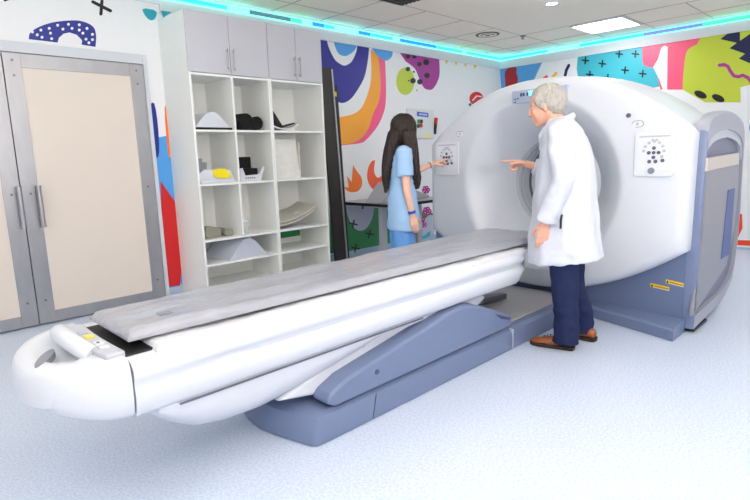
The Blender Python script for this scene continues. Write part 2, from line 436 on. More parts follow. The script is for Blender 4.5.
# ---- things in and on the ceiling
LIGHTM = mat('light_diffuser', (255, 255, 255), .5, emis=4.0)
def ceiling_panel(x, y, label):
    t = empty('ceiling_light_panel', (x, y, CEIL-.03), label, 'ceiling light', 'square ceiling light panels')
    h = .31
    bm = B(); box(bm, x-h, x+h, y-h, y-h+.015, CEIL-.02, CEIL-.001); box(bm, x-h, x+h, y+h-.015, y+h, CEIL-.02, CEIL-.001)
    box(bm, x-h, x-h+.015, y-h+.015, y+h-.015, CEIL-.02, CEIL-.001); box(bm, x+h-.015, x+h, y-h+.015, y+h-.015, CEIL-.02, CEIL-.001)
    obj('light_frame', bm, WHITE, t)
    obj('diffuser', box(B(), x-h+.015, x+h-.015, y-h+.015, y+h-.015, CEIL-.012, CEIL-.002), LIGHTM, t)
ceiling_panel(-.746, -1.97, 'bright square light panel set flush in the tiled ceiling')
# lamps: the same panels go on over the rest of the room, outside the frame
def area(x, y, z, sx, sy, power, col=(1, 1, 1), rot=(0, 0, 0), name='ceiling_lamp'):
    ld = bpy.data.lights.new(name, 'AREA'); ld.shape = 'RECTANGLE'; ld.size = sx; ld.size_y = sy; ld.energy = power; ld.color = col
    o = bpy.data.objects.new(name, ld); COL.objects.link(o); o.location = (x, y, z); o.rotation_euler = rot
    return o
area(-.746, -1.97, CEIL-.03, .58, .58, 5)
t = empty('downlight', (-2.197, -2.013, CEIL-.02), 'small round recessed downlight glowing in the plain ceiling', 'ceiling light')
bm = B(); loft(bm, [ring((-2.197, -2.013, CEIL-.001), (.085, 0, 0), (0, .085, 0), 28), ring((-2.197, -2.013, CEIL-.014), (.075, 0, 0), (0, .075, 0), 28), ring((-2.197, -2.013, CEIL-.008), (.055, 0, 0), (0, .055, 0), 28)], cap=False)
obj('downlight_ring', bm, WHITE, t, smooth=True)
obj('downlight_lens', cyl(B(), (-2.197, -2.013, CEIL-.009), (-2.197, -2.013, CEIL-.002), .054, n=28), LIGHTM, t)
t = empty('round_ceiling_vent', (-1.50, -.77, CEIL-.02), 'round white air diffuser in a ceiling tile', 'vent')
bm = B()
for r1, z1 in ((.165, .004), (.12, .014), (.07, .022)):
    loft(bm, [ring((-1.5, -.77, CEIL-z1+.004), (r1, 0, 0), (0, r1, 0), 32), ring((-1.5, -.77, CEIL-z1), (r1, 0, 0), (0, r1, 0), 32), ring((-1.5, -.77, CEIL-z1), (r1-.035, 0, 0), (0, r1-.035, 0), 32)], cap=False)
obj('vent_ring', bm, CEILM, t, smooth=True)
obj('vent_core', cyl(B(), (-1.5, -.77, CEIL-.012), (-1.5, -.77, CEIL-.001), .15, n=32), mat('vent_dark', (96, 92, 88), .8), t)
bm = B(); cyl(bm, (-1.03, -1.0, CEIL), (-1.03, -1.0, CEIL-.012), .035, n=16); cyl(bm, (-1.03, -1.0, CEIL-.012), (-1.03, -1.0, CEIL-.04), .01, n=10); cyl(bm, (-1.03, -1.0, CEIL-.038), (-1.03, -1.0, CEIL-.043), .022, n=12)
tag(obj('sprinkler_head', bm, STEELD), 'tiny metal sprinkler head in the ceiling near the corner', 'sprinkler')
t = empty('ceiling_cassette', (-3.72, -1.12, CEIL-.07), 'dark grilled ceiling unit at the top edge of the view', 'ceiling unit')
obj('cassette_body', box(B(), -3.80, -3.47, -1.40, -1.06, CEIL-.04, CEIL), GREYM, t, bevel=.01)
bm = B()
for i in range(6): box(bm, -3.78, -3.49, -1.385+.05*i, -1.355+.05*i, CEIL-.05, CEIL-.04)
obj('grille', bm, mat('grille_dark', (58, 56, 48), .6), t)

# ================================================================== CABINETS
CY0, CY1 = -.50, -.002           # front, back
TOPZ = 2.49
SH = [1.525, 1.06, .567, .345, .115]
def cabinet(x0, x1, mids, label, cols, hands):
    t = empty('shelving_cabinet', ((x0+x1)/2, -.25, 0), label, 'cabinet', 'white open shelving cabinets')
    th = .018
    bm = B()
    box(bm, x0, x0+th, CY0+.018, CY1, .0, TOPZ); box(bm, x1-th, x1, CY0+.018, CY1, .0, TOPZ)
    box(bm, x0+th, x1-th, CY0+.018, CY1, TOPZ-th, TOPZ)
    # front edges of the carcass
    box(bm, x0, x0+th, CY0, CY0+.018, 0, 2.0); box(bm, x1-th, x1, CY0, CY0+.018, 0, 2.0)
    obj('carcass', bm, LAMW, t)
    bm = B()
    if x1 > -4.2:
        box(bm, x0+th, x1-th, CY1-.012, CY1-.004, .56, TOPZ-th); box(bm, x0+th, x1-th, CY1-.012, CY1-.004, .1, .40)
        box(bm, x0+th, -4.34, CY1-.012, CY1-.004, .40, .56)
    else: box(bm, x0+th, x1-th, CY1-.012, CY1-.004, .1, TOPZ-th)
    obj('back_panel', bm, LAMW, t)
    for z in [1.995]+SH:
        obj('shelf', box(B(), x0+th, x1-th, CY0, CY1-.012, z-.018, z), LAMW, t)
    obj('plinth', box(B(), x0+th, x1-th, CY0+.04, CY0+.055, 0, SH[-1]-.018), LAMW, t)
    for xm in mids:
        bm = B()
        for a, b in ((SH[0], 1.977), (SH[1], SH[0]-.018), (SH[2], SH[1]-.018)): box(bm, xm-th/2, xm+th/2, CY0, CY1-.012, a, b)
        obj('divider', bm, LAMW, t)
    for (a, b), hx in zip(cols, hands):
        d = obj('cabinet_door', box(B(), a+.002, b-.002, CY0-.002, CY0+.016, 2.0, TOPZ-.001), LAMG, t, bevel=.0015)
        bm = B(); tube(bm, [(hx, CY0-.03, 2.035), (hx, CY0-.03, 2.22)], .006, 8)
        for z in (2.055, 2.20): cyl(bm, (hx, CY0-.002, z), (hx, CY0-.03, z), .005, n=8)
        obj('bar_handle', bm, STEEL, d, smooth=True)
cabinet(-5.475, -4.685, [-5.075], 'tall white shelving cabinet nearest the double door, with foam head rests in it', [(-5.475, -5.08), (-5.08, -4.685)], [-5.11, -5.05])
cabinet(-4.683, -4.045, [], 'tall white shelving cabinet beside the leaning black panels', [(-4.683, -4.365), (-4.365, -4.045)], [-4.395, -4.335])
tag(obj('teal_wall_sticker', prism(B(), [at(160.8, 10.5, 0, -5.4765), at(172, 12, 0, -5.4765), at(163.5, 17.5, 0, -5.4765)], (-.001, 0, 0)), MM[mi_('teal2')]), 'small teal triangle stuck high on the cabinet side', 'sticker')

# ---- what stands on the shelves
def arch(x0, x1, y0, y1, z0, h, n=16, flat=.0, shift=0, ex=.8):
    pts = [(x0, y0, z0)]
    for i in range(n+1):
        s = i/n; w = .5-.5*cos(2*pi*min(max(s, 0), 1))
        pts.append((x0+(x1-x0)*s, y0, z0+flat+(h-flat)*w**ex))
    pts.append((x1, y0, z0))
    return prism(B(), pts[:], (shift, y1-y0, 0))
t = empty('knee_wedge', (-5.27, -.3, SH[0]), 'white rounded foam wedge with a dark base on the top left shelf', 'positioning aid')
obj('foam_wedge', arch(-5.44, -5.10, -.46, -.16, SH[0]+.022, .135, ex=.55), WHITE, t, smooth=True, bevel=.008)
obj('wedge_base', box(B(), -5.45, -5.09, -.47, -.13, SH[0]+.001, SH[0]+.021), BLACK, t, bevel=.004)
bm = B()
for cx, cz, r in ((-5.02, .11, .042), (-4.91, .085, .075), (-4.79, .07, .062)):
    cyl(bm, (cx, -.42, SH[0]+cz), (cx+.01, -.20, SH[0]+cz), r, n=18)
box(bm, -4.97, -4.80, -.40, -.22, SH[0]+.006, SH[0]+.07)
bb = fuse('foam_bolster', bm, BLACKF, None, .008, 5, origin=(-4.9, -.3, SH[0]+.003), disp=lambda p: .004*noise.noise(p*40))
tag(bb, 'black velvety foam bolster cushions bundled on the top shelf', 'positioning aid')
t = empty('head_holder', (-4.50, -.3, SH[0]), 'white plastic head holder with a black strap on the top right shelf', 'positioning aid')
bm = B()
rings = []
for i in range(9):
    s = i/8; x = -4.65+.33*s; z = SH[0]+.012+.05*(2*s-1)**2
    rings.append([(x, -.42, z+.05*(1-abs(2*s-1))*0+.0), (x, -.16, z), (x, -.16, z+.014), (x, -.42, z+.014)])
loft(bm, rings); loft(bm, [[(-4.655, -.40, SH[0]+.06), (-4.655, -.2, SH[0]+.06), (-4.645, -.2, SH[0]+.06), (-4.645, -.40, SH[0]+.06)], [(-4.625, -.38, SH[0]+.17), (-4.625, -.2, SH[0]+.17), (-4.612, -.2, SH[0]+.17), (-4.612, -.38, SH[0]+.17)]])
obj('holder_shell', bm, WHITE, t, smooth=True)
bm = B()
prism(bm, [(-4.63, -.41, SH[0]+.17), (-4.60, -.41, SH[0]+.19), (-4.585, -.41, SH[0]+.17), (-4.50, -.41, SH[0]+.05), (-4.35, -.41, SH[0]+.085), (-4.35, -.41, SH[0]+.072), (-4.52, -.41, SH[0]+.028), (-4.56, -.41, SH[0]+.04), (-4.60, -.41, SH[0]+.14)], (0, .06, 0))
prism(bm, [(-4.66, -.415, SH[0]+.07), (-4.64, -.415, SH[0]+.125), (-4.615, -.415, SH[0]+.125), (-4.64, -.415, SH[0]+.07)], (0, .05, 0))
obj('strap', bm, BLACK, t)
# row two
bm = B(); prism(bm, [(-5.45, -.415, SH[1]+.032), (-5.345, -.415, SH[1]+.032), (-5.335, -.415, SH[1]+.185), (-5.375, -.415, SH[1]+.19), (-5.375, -.415, SH[1]+.222), (-5.45, -.415, SH[1]+.225)], (0, .1, 0))
tag(obj('foam_block', bm, GREYM, bevel=.004), 'grey stepped foam block behind the tray with the yellow sheet', 'foam block')
t = empty('tray', (-5.26, -.37, SH[1]), 'white angled plastic tray with a yellow sheet lying in it', 'tray')
bm = B(); prism(bm, [(-5.435, -.47, SH[1]+.001), (-5.095, -.47, SH[1]+.001), (-5.14, -.468, SH[1]+.115), (-5.39, -.468, SH[1]+.125), (-5.45, -.468, SH[1]+.09)], (0, .035, .0))
prism(bm, [(-5.435, -.475, SH[1]+.001), (-5.10, -.475, SH[1]+.001), (-5.10, -.475, SH[1]+.022), (-5.435, -.475, SH[1]+.022)], (0, .2, 0))
obj('tray_body', bm, WHITE, t, bevel=.003)
p = [(-5.31, -.476, SH[1]+.115), (-5.27, -.474, SH[1]+.128), (-5.19, -.474, SH[1]+.122), (-5.165, -.474, SH[1]+.09), (-5.14, -.476, SH[1]+.05), (-5.20, -.478, SH[1]+.04), (-5.27, -.479, SH[1]+.045), (-5.32, -.479, SH[1]+.07)]
obj('yellow_sheet', prism(B(), p, (0, -.004, .003)), mat('yellow_paper', (250, 228, 20), .6), t)
t = empty('headrest_cradle', (-4.90, -.33, SH[1]), 'black padded headrest set in a white cradle on the middle shelf', 'head rest')
bm = B()
prism(bm, [(-5.045, -.47, SH[1]+.001), (-4.83, -.47, SH[1]+.001), (-4.775, -.47, SH[1]+.125), (-4.80, -.47, SH[1]+.13), (-4.845, -.47, SH[1]+.06), (-4.99, -.47, SH[1]+.055), (-5.015, -.47, SH[1]+.125), (-5.04, -.47, SH[1]+.12)], (0, .012, 0))
prism(bm, [(-5.045, -.22, SH[1]+.001), (-4.83, -.22, SH[1]+.001), (-4.79, -.22, SH[1]+.11), (-5.04, -.22, SH[1]+.11)], (0, .012, 0))
box(bm, -5.04, -4.83, -.458, -.22, SH[1]+.001, SH[1]+.012)
obj('cradle', bm, WHITE, t)
bm = B()
for i in range(5): box(bm, -4.99+.022*i, -4.978+.022*i, -.4715, -.47, SH[1]+.026, SH[1]+.036)
obj('small_print', bm, BLACK, t)
bm = B(); box(bm, -5.035, -4.865, -.38, -.32, SH[1]+.03, SH[1]+.225); box(bm, -5.0, -4.84, -.45, -.38, SH[1]+.03, SH[1]+.12)
obj('headrest', bm, BLACKF, t, bevel=.008)
t = empty('wrapped_panel', (-4.49, -.2, SH[1]), 'flat white board in crinkled clear wrapping stood upright on the shelf', 'wrapped board')
bm = B()
n = 12; G = {}
for i in range(n+1):
    for j in range(n+1):
        x = -4.655+.33*i/n; z = SH[1]+.002+.385*j/n; y = -.42+.05*j/n
        G[i, j] = (bm.verts.new((x, y-.006*noise.noise(V((x*30, z*30, 1))), z)), bm.verts.new((x, y+.02, z)))
for i in range(n):
    for j in range(n):
        bm.faces.new([G[i, j][0], G[i+1, j][0], G[i+1, j+1][0], G[i, j+1][0]]); bm.faces.new([G[i, j][1], G[i, j+1][1], G[i+1, j+1][1], G[i+1, j][1]])
for i in range(n):
    for (a, b) in (((i, 0), (i+1, 0)), ((i, n), (i+1, n)), ((0, i), (0, i+1)), ((n, i), (n, i+1))):
        bm.faces.new([G[a][0], G[b][0], G[b][1], G[a][1]])
obj('wrapping', bm, mat('crinkled_wrap', (226, 226, 222), .2, noise_amt=.08, nscale=14, bump=.7, bscale=22, coat=.4), t, smooth=True)
obj('board_edge', box(B(), -4.322, -4.308, -.41, -.34, SH[1]+.002, SH[1]+.36), mat('board_card', (206, 200, 186), .7), t)
# row three
KH = mat('khaki_vinyl', (150, 150, 138), .5)
for i, (x0, x1, y, h, lab) in enumerate(((-5.40, -5.24, -.40, .105, 'larger khaki grey folded pad leaning on the left shelf'), (-5.22, -5.13, -.42, .075, 'small khaki grey folded pad at the front of the left shelf'))):
    bm = B(); z = SH[2]+.002
    prism(bm, [(x0, y, z+.03), (x0+.02, y, z), (x1, y, z), (x1, y, z+h*.72), (x1-.03, y, z+h*.85), (x0+.02, y, z+h)], (0, .16, 0))
    a = obj('folded_pad', bm, KH, None, bevel=.008); tag(a, lab, 'pad', 'folded pads on the third shelf')
GL = mat('clear_acrylic', (236, 244, 244), .05, alpha=.35)
t = empty('clear_beaker', (-5.01+.02, -.38, SH[2]), 'clear acrylic beaker standing on the middle column shelf', 'beaker')
bm = B(); cx = -4.98
loft(bm, [ring((cx, -.38, SH[2]+.002), (.038, 0, 0), (0, .038, 0)), ring((cx, -.38, SH[2]+.12), (.044, 0, 0), (0, .044, 0)), ring((cx, -.38, SH[2]+.12), (.041, 0, 0), (0, .041, 0)), ring((cx, -.38, SH[2]+.008), (.035, 0, 0), (0, .035, 0))])
obj('beaker_body', bm, GL, t, smooth=True)
obj('beaker_rim', tube(B(), ring((cx, -.38, SH[2]+.12), (.043, 0, 0), (0, .043, 0), 20)+[V((cx+.043, -.38, SH[2]+.12))], .003, 6), mat('acrylic_edge', (214, 222, 224), .2), t, smooth=True)
# curved pads
CPM = mat('pale_khaki_vinyl', (190, 188, 176), .45)
for k, (dz, dx, lab) in enumerate(((.022, 0, 'lower of the two curved pale khaki support pads'), (.052, -.02, 'upper curved pale khaki support pad with a small white tag'))):
    bm = B(); rings = []
    for i in range(13):
        s = i/12; x = -4.655+.48*s; z = SH[2]+dz+.03*(1-s)*0+.13*s**2.0+.008
        y0 = -.47+.0*s
        rings.append([(x, y0, z), (x, -.14, z+.10*(1-s)**2+.02), (x, -.14, z+.10*(1-s)**2+.042), (x, y0, z+.022)])
    loft(bm, rings)
    if k == 0:
        o = obj('curved_pad', bm, CPM, None, bevel=.004)
    else:
        t = empty('curved_pad', (-4.4, -.3, SH[2]+.05), lab, 'pad', 'curved pads on the third shelf')
        obj('pad_body', bm, CPM, t, bevel=.004)
        obj('white_tag', prism(B(), [(-4.40, -.40, SH[2]+.125), (-4.35, -.40, SH[2]+.14), (-4.35, -.36, SH[2]+.144), (-4.40, -.36, SH[2]+.13)], (0, 0, .006)), WHITE, t)
        continue
    tag(o, lab, 'pad', 'curved pads on the third shelf')
bm = B()
for i in range(4):
    x = -4.64+.13*i; prism(bm, [(x, -.47, SH[2]+.001+.004*(i % 2)), (x+.17, -.48, SH[2]+.001+.004*(i % 2)), (x+.16, -.25, SH[2]+.001+.004*(i % 2)), (x+.01, -.25, SH[2]+.001+.004*(i % 2))], (0, 0, .003))
tag(obj('loose_papers', bm, SHEET), 'loose white papers spread under the curved pads', 'papers')
t = arch(-5.21, -4.79, -.46, -.12, SH[3]+.001, .185, shift=-.10, ex=.62)
tag(obj('foam_support', t, mat('pale_blue_grey_foam', (196, 202, 216), .6), None, smooth=True, bevel=.006), 'large pale blue grey arched leg support on the lower shelf', 'positioning aid')

# ---- black panels leaning beside the cabinet
DARKP = mat('dark_bronze_board', (42, 36, 32), .4)
def lean(name, xb0, xb1, xt0, xt1, y0, y1, ztop, m):
    """a thin tall board: bottom at y0, top at y1"""
    bm = B(); th = .03
    a = [(xb0, y0, .001), (xb1, y0, .001), (xb1, y0+th, .001), (xb0, y0+th, .001)]
    b = [(xt0, y1, ztop), (xt1, y1, ztop), (xt1, y1+th, ztop), (xt0, y1+th, ztop)]
    loft(bm, [a, b]); return bm
t = empty('leaning_board', (-3.84, -.32, 0), 'tall dark board leaning beside the white cabinet', 'board', 'dark boards leaning beside the cabinet')
obj('board_face', lean('a', -3.86, -3.705, -3.86, -3.705, -.38, -.24, 2.21, DARKP), DARKP, t, bevel=.003)
bm = B(); loft(bm, [[(-3.703, -.385, .001), (-3.683, -.385, .001), (-3.683, -.35, .001), (-3.703, -.35, .001)], [(-3.703, -.245, 2.20), (-3.683, -.245, 2.20), (-3.683, -.21, 2.20), (-3.703, -.21, 2.20)]])
obj('metal_edge', bm, STEEL, t)
t = empty('leaning_board', (-3.78, -.2, 0), 'second narrow black board with small yellow marks, behind the taller one', 'board', 'dark boards leaning beside the cabinet')
obj('board_face', lean('b', -3.62, -3.535, -3.62, -3.535, -.24, -.14, 2.06, BLACK), BLACK, t, bevel=.003)
bm = B()
def on_b(z): return -.24+.10*z/2.06-.001
for (z, pts) in ((1.93, ((0, 0, .018, .05), (.024, .0, .03, .05))), (1.78, ((0, 0, .008, .09), (.0, 0, .03, .01)))):
    for (dx, dz, w_, h_) in pts:
        y = on_b(z); bm = B(); prism(bm, [(-3.612+dx, y, z+dz), (-3.612+dx+w_, y, z+dz), (-3.612+dx+w_, y+.002, z+dz+h_), (-3.612+dx, y+.002, z+dz+h_)], (0, -.002, 0)); obj('yellow_mark', bm, mat('yellow_print', (226, 190, 40), .5), t)

# ---- desk, the wedge on it and the notice board
t = empty('desk', (-3.0, -.38, 0), 'grey desk with black front edge and a steel leg behind the woman', 'desk')
obj('desk_top', box(B(), -3.50, -2.45, -.90, -.04, .715, .735), mat('desk_grey', (170, 172, 178), .4), t)
obj('edge_band', box(box(B(), -3.512, -2.45, -.912, -.900, .705, .737), -3.512, -3.50, -.90, -.04, .705, .737), BLACK, t)
for x in (-3.36, -2.75):
    lg = obj('leg', box(B(), x-.04, x+.04, -.66, -.60, .03, .715), GREYP, t, bevel=.006)
    obj('foot', box(B(), x-.03, x+.03, -.84, -.10, .001, .03), STEELD, lg, bevel=.006)
bm = prism(B(), [(-3.46, -.7, .737), (-2.62, -.7, .737), (-2.62, -.7, .77), (-3.2, -.7, .955), (-3.25, -.7, .955)], (0, .25, 0))
tag(obj('foam_wedge', bm, mat('grey_foam', (176, 178, 186), .7), bevel=.006), 'grey triangular foam wedge on the desk behind the woman', 'positioning aid')
t = empty('notice_board', (-1.96, -.01, 1.48), 'white notice board on the wall behind the woman, with a blue label', 'notice board')
obj('board', box(B(), -2.24, -1.695, -.03, -.002, 1.475, 1.86), mat('board_white', (226, 228, 228), .4), t, bevel=.004)
a = obj('blue_label', prism(B(), [at(417, 111.5, 1, -.033), at(428.5, 113, 1, -.033), at(428.5, 117.5, 1, -.033), at(417, 116, 1, -.033)], (0, .002, 0)), mat('label_blue', (60, 104, 200), .4), t)
bm = B()
for i in range(4): prism(bm, [at(419.5+2*i, 113.3+.25*i, 1, -.035), at(421+2*i, 113.5+.25*i, 1, -.035), at(421+2*i, 115+.25*i, 1, -.035), at(419.5+2*i, 114.8+.25*i, 1, -.035)], (0, .0015, 0))
obj('label_text', bm, WHITE, a)
for px, py, k in ((418.5, 121.5, 'green'), (421, 121.5, 'ink'), (420.8, 125.5, 'scarlet'), (418, 126, 'dgreen')):
    p = at(px, py, 1, -.03); obj('magnet', cyl(B(), p, p+V((0, -.012, 0)), .028, n=14), MM[mi_(k)], t)
obj('yellow_note', prism(B(), [at(423, 134, 1, -.033), at(431, 134.5, 1, -.033), at(431, 138.5, 1, -.033), at(423, 138, 1, -.033)], (0, .002, 0)), mat('note_yellow', (238, 226, 170), .6), t)
a = at(436.3, 118, 1, -.03); b = at(434.6, 134, 1, -.03)
t = empty('hanging_pen', (a.x, a.y, b.z), 'black and red pen hanging on the wall beside the notice board', 'pen')
obj('pen_body', tube(B(), [b, b.lerp(a, .6)], .022), BLACK, t, smooth=True)
obj('pen_cap', tube(B(), [b.lerp(a, .6), a], .024), MM[mi_('scarlet')], t, smooth=True)

# ================================================================== SCANNER GANTRY
GYC, GZC = -2.77, 1.0
HW = 1.07
def top_z(d, bulge=0): return 1.805+bulge-.39*min(abs(d), HW)**2.3/(1.0)
def bot_z(d): return .18+.3476*d*d
outline = []                       # (d, z) ccw starting right side bottom ; d = y-GYC, near side is negative
N = 30
for i in range(N+1):
    d = HW-2*HW*i/N; outline.append((d, bot_z(d)))
for i in range(1, 10):
    outline.append((-HW, bot_z(HW)+(top_z(HW)-bot_z(HW))*i/10))
for i in range(N+1):
    d = -HW+2*HW*i/N; outline.append((d, top_z(d)))
for i in range(1, 10):
    outline.append((HW, top_z(HW)-(top_z(HW)-bot_z(HW))*i/10))
def inset(s, x):                   # outline scaled about its own middle
    zc = 1.0
    return [V((x, GYC+d*(1-s/HW), zc+(z-zc)*(1-s/.81))) for d, z in outline]
def circ(r, x):
    out = []
    for d, z in outline:
        a = math.atan2(z-GZC, d); out.append(V((x, GYC+r*cos(a), GZC+r*sin(a))))
    return out
def mixr(a, b, t): return [p.lerp(q, t) for p, q in zip(a, b)]
g = empty('scanner_gantry', (-3.1, GYC, 0), 'huge white ring-shaped medical scanner with slate blue base and side', 'scanner')
bm = B()
i0 = inset(.07, -3.825); c0 = circ(.665, -3.845)
rings = [inset(.0, -3.64), inset(.0, -3.74), inset(.008, -3.775), inset(.028, -3.81), i0, mixr(i0, c0, .35), mixr(i0, c0, .7), mixr(i0, c0, .93), c0,
         circ(.645, -3.84), circ(.62, -3.822), circ(.56, -3.77), circ(.50, -3.705), circ(.44, -3.62), circ(.40, -3.55), circ(.375, -3.50)]
loft(bm, rings, cap=False)
obj('front_cover', bm, WHITE, g, smooth=True, auto=60)
# bore: bands of ring inside
KEYM = mat('key_grey', (96, 98, 110), .5); KEYL = mat('key_light', (186, 188, 196), .5)
BORE = [(.372, -3.50, -3.44, WHITE, 'bore_lip'), (.36, -3.44, -3.40, KEYL, 'bore_ring'), (.352, -3.40, -3.30, GREYP, 'bore_ring'), (.345, -3.30, -3.27, KEYM, 'bore_ring'),
        (.34, -3.27, -3.10, WHITE, 'bore_ring'), (.335, -3.10, -3.07, BLACK, 'bore_ring'), (.33, -3.07, -2.66, GREYP, 'bore_tunnel')]
prev = .375
for r, xa, xb, m, nm in BORE:
    bm = B(); loft(bm, [ring((xa, GYC, GZC), (0, prev, 0), (0, 0, prev), 64), ring((xa, GYC, GZC), (0, r, 0), (0, 0, r), 64), ring((xb, GYC, GZC), (0, r, 0), (0, 0, r), 64)], cap=False)
    obj(nm, bm, m, g, smooth=True); prev = r
# shell: top and sides running back, swelling in the middle of its depth
bm = B(); rings = []
for k in range(15):
    s = k/14; x = -3.66+s*1.03
    bulge = .035*sin(pi*min(s*1.15, 1))**1.0 - .25*max(0, s-.7)**1.3
    if k == 0: bulge = -.004
    pts = []
    W = 1.045
    for i in range(33):
        d = W-2*W*i/32; pts.append((x, GYC+d, top_z(d*HW/W, bulge*(1-.75*(abs(d)/W)**4))-.004))
    pts += [(x, GYC-W, .60), (x, GYC+W, .60)]
    rings.append(pts[:33])
loft(bm, rings, cap=False, closed=False)
for sy in (-1, 1):
    box(bm, -3.66, -2.64, GYC+sy*1.045-.004, GYC+sy*1.045+.004, .60, top_z(HW)-.004)
obj('top_shell', bm, WHITE, g, smooth=True, auto=50)
for bmf in ():
    pass
# the ends of the shell are open towards the bore: the rear wall stands behind
# blue base
bm = B(); rings = []
n = 24
def bx(d): return -3.60-.10*(abs(d)/HW)**2
for j, z in enumerate((.012, .2, .4, .598)):
    front = [(bx(1.045*(1-2*i/n)), GYC+1.045*(1-2*i/n), z) for i in range(n+1)]
    rings.append(front+[(-2.78, GYC-1.045, z), (-2.78, GYC+1.045, z)])
loft(bm, rings)
obj('base_housing', bm, BLUE, g, smooth=True, auto=40)
bm = B(); rings = []
def sx_(d): return -3.64-.29*(abs(d)/HW)**1.15
prof = [(0, .002), (0, .075), (.02, .098), (.06, .105)]
for i in range(n+1):
    d = 1.065*(1-2*i/n)
    rings.append([(sx_(d), GYC+d, .002), (sx_(d), GYC+d, .07), (sx_(d)+.02, GYC+d, .085), (bx(d)+.02, GYC+d, .10), (bx(d)+.02, GYC+d, .002)])
loft(bm, rings)
obj('floor_skirt', bm, BLUE, g, smooth=True, auto=30)
# side end plates (near one carries the service door)
def side(yy, sgn, detailed):
    o_ = [(-3.675, .03), (-3.685, .58), (-3.685, 1.10), (-3.68, 1.36), (-3.64, 1.42), (-3.56, 1.455), (-3.45, 1.478), (-3.30, 1.495), (-3.15, 1.50), (-3.0, 1.49), (-2.85, 1.465), (-2.74, 1.43), (-2.68, 1.38), (-2.65, 1.30), (-2.62, .95), (-2.59, .75), (-2.585, .5), (-2.62, .32), (-2.68, .19), (-2.85, .105), (-3.0, .07)]
    i_ = [(-3.65, .12), (-3.655, .58), (-3.655, 1.10), (-3.65, 1.24), (-3.60, 1.30), (-3.52, 1.33), (-3.42, 1.35), (-3.28, 1.365), (-3.15, 1.37), (-3.0, 1.36), (-2.87, 1.34), (-2.77, 1.31), (-2.71, 1.27), (-2.68, 1.2), (-2.645, .95), (-2.615, .75), (-2.61, .5), (-2.645, .34), (-2.705, .24), (-2.86, .18), (-3.0, .155)]
    P = lambda q, y: [(x, y, z) for x, z in q]
    bm = B()
    ya, yb = yy, yy+sgn*.07
    loft(bm, [P(i_, ya), P(o_, ya), P(o_, yb-sgn*.02), P([(x+(.01 if x < -3 else -.01), z-(.012 if z > 1 else 0)) for x, z in o_], yb), P(i_, yb), P(i_, yb-sgn*.03)], cap=False)
    for f in bm.faces:
        if f.calc_center_median().x < -3.58 and f.calc_center_median().z < 1.25: f.material_index = 1
    fr = obj('side_frame', bm, [mat('side_frame_grey', (160, 163, 176), .38), BLUE], g, smooth=True, auto=40)
    bm = B(); bmf = prism(bm, P(i_, yb-sgn*.028), (0, -sgn*.03, 0))
    obj('side_panel', bm, mat('slate_grey_panel', (120, 124, 148), .38, .2), g)
    if not detailed: return
    yd = yb-sgn*.0
    # arched grey cap band over the panel
    band = i_[3:14]
    low = [(x, z-.055) for x, z in band]
    bm = B(); loft(bm, [P(band+low[::-1], yb-sgn*.028), P(band+low[::-1], yb-sgn*.008)])
    obj('cap_band', bm, GREYP, g)
    D = [(708, 158), (739.5, 152.5), (738.5, 190), (734, 232), (726.5, 266), (692.5, 317), (702.5, 240)]
    q = [at(x, y, 1, yd) for x, y in D]
    bm = B(); prism(bm, q, (0, .026, 0)); dr = obj('service_door', bm, TAUPE, g, bevel=.006)
    q = [at(x, y, 1, yd-.012) for x, y in ((708, 158), (739.3, 152.8), (739, 164.3), (707, 171.5))]
    obj('metal_band', prism(B(), q, (0, .014, 0)), mat('warm_metal', (214, 204, 194), .3, .5), dr, bevel=.003)
    q = [at(x, y, 1, yd-.004) for x, y in ((728.5, 190), (735, 188), (730, 254), (721.5, 259))]
    obj('slot_grip', prism(B(), q, (0, .01, 0)), mat('slot_blue', (74, 92, 150), .4), dr)
side(GYC-1.045, -1, True)
side(GYC+1.045, 1, False)
q = box(B(), -3.66, -3.35, GYC-1.118, GYC-1.05, .012, .03); obj('kick_strip', q, BLACK, g)
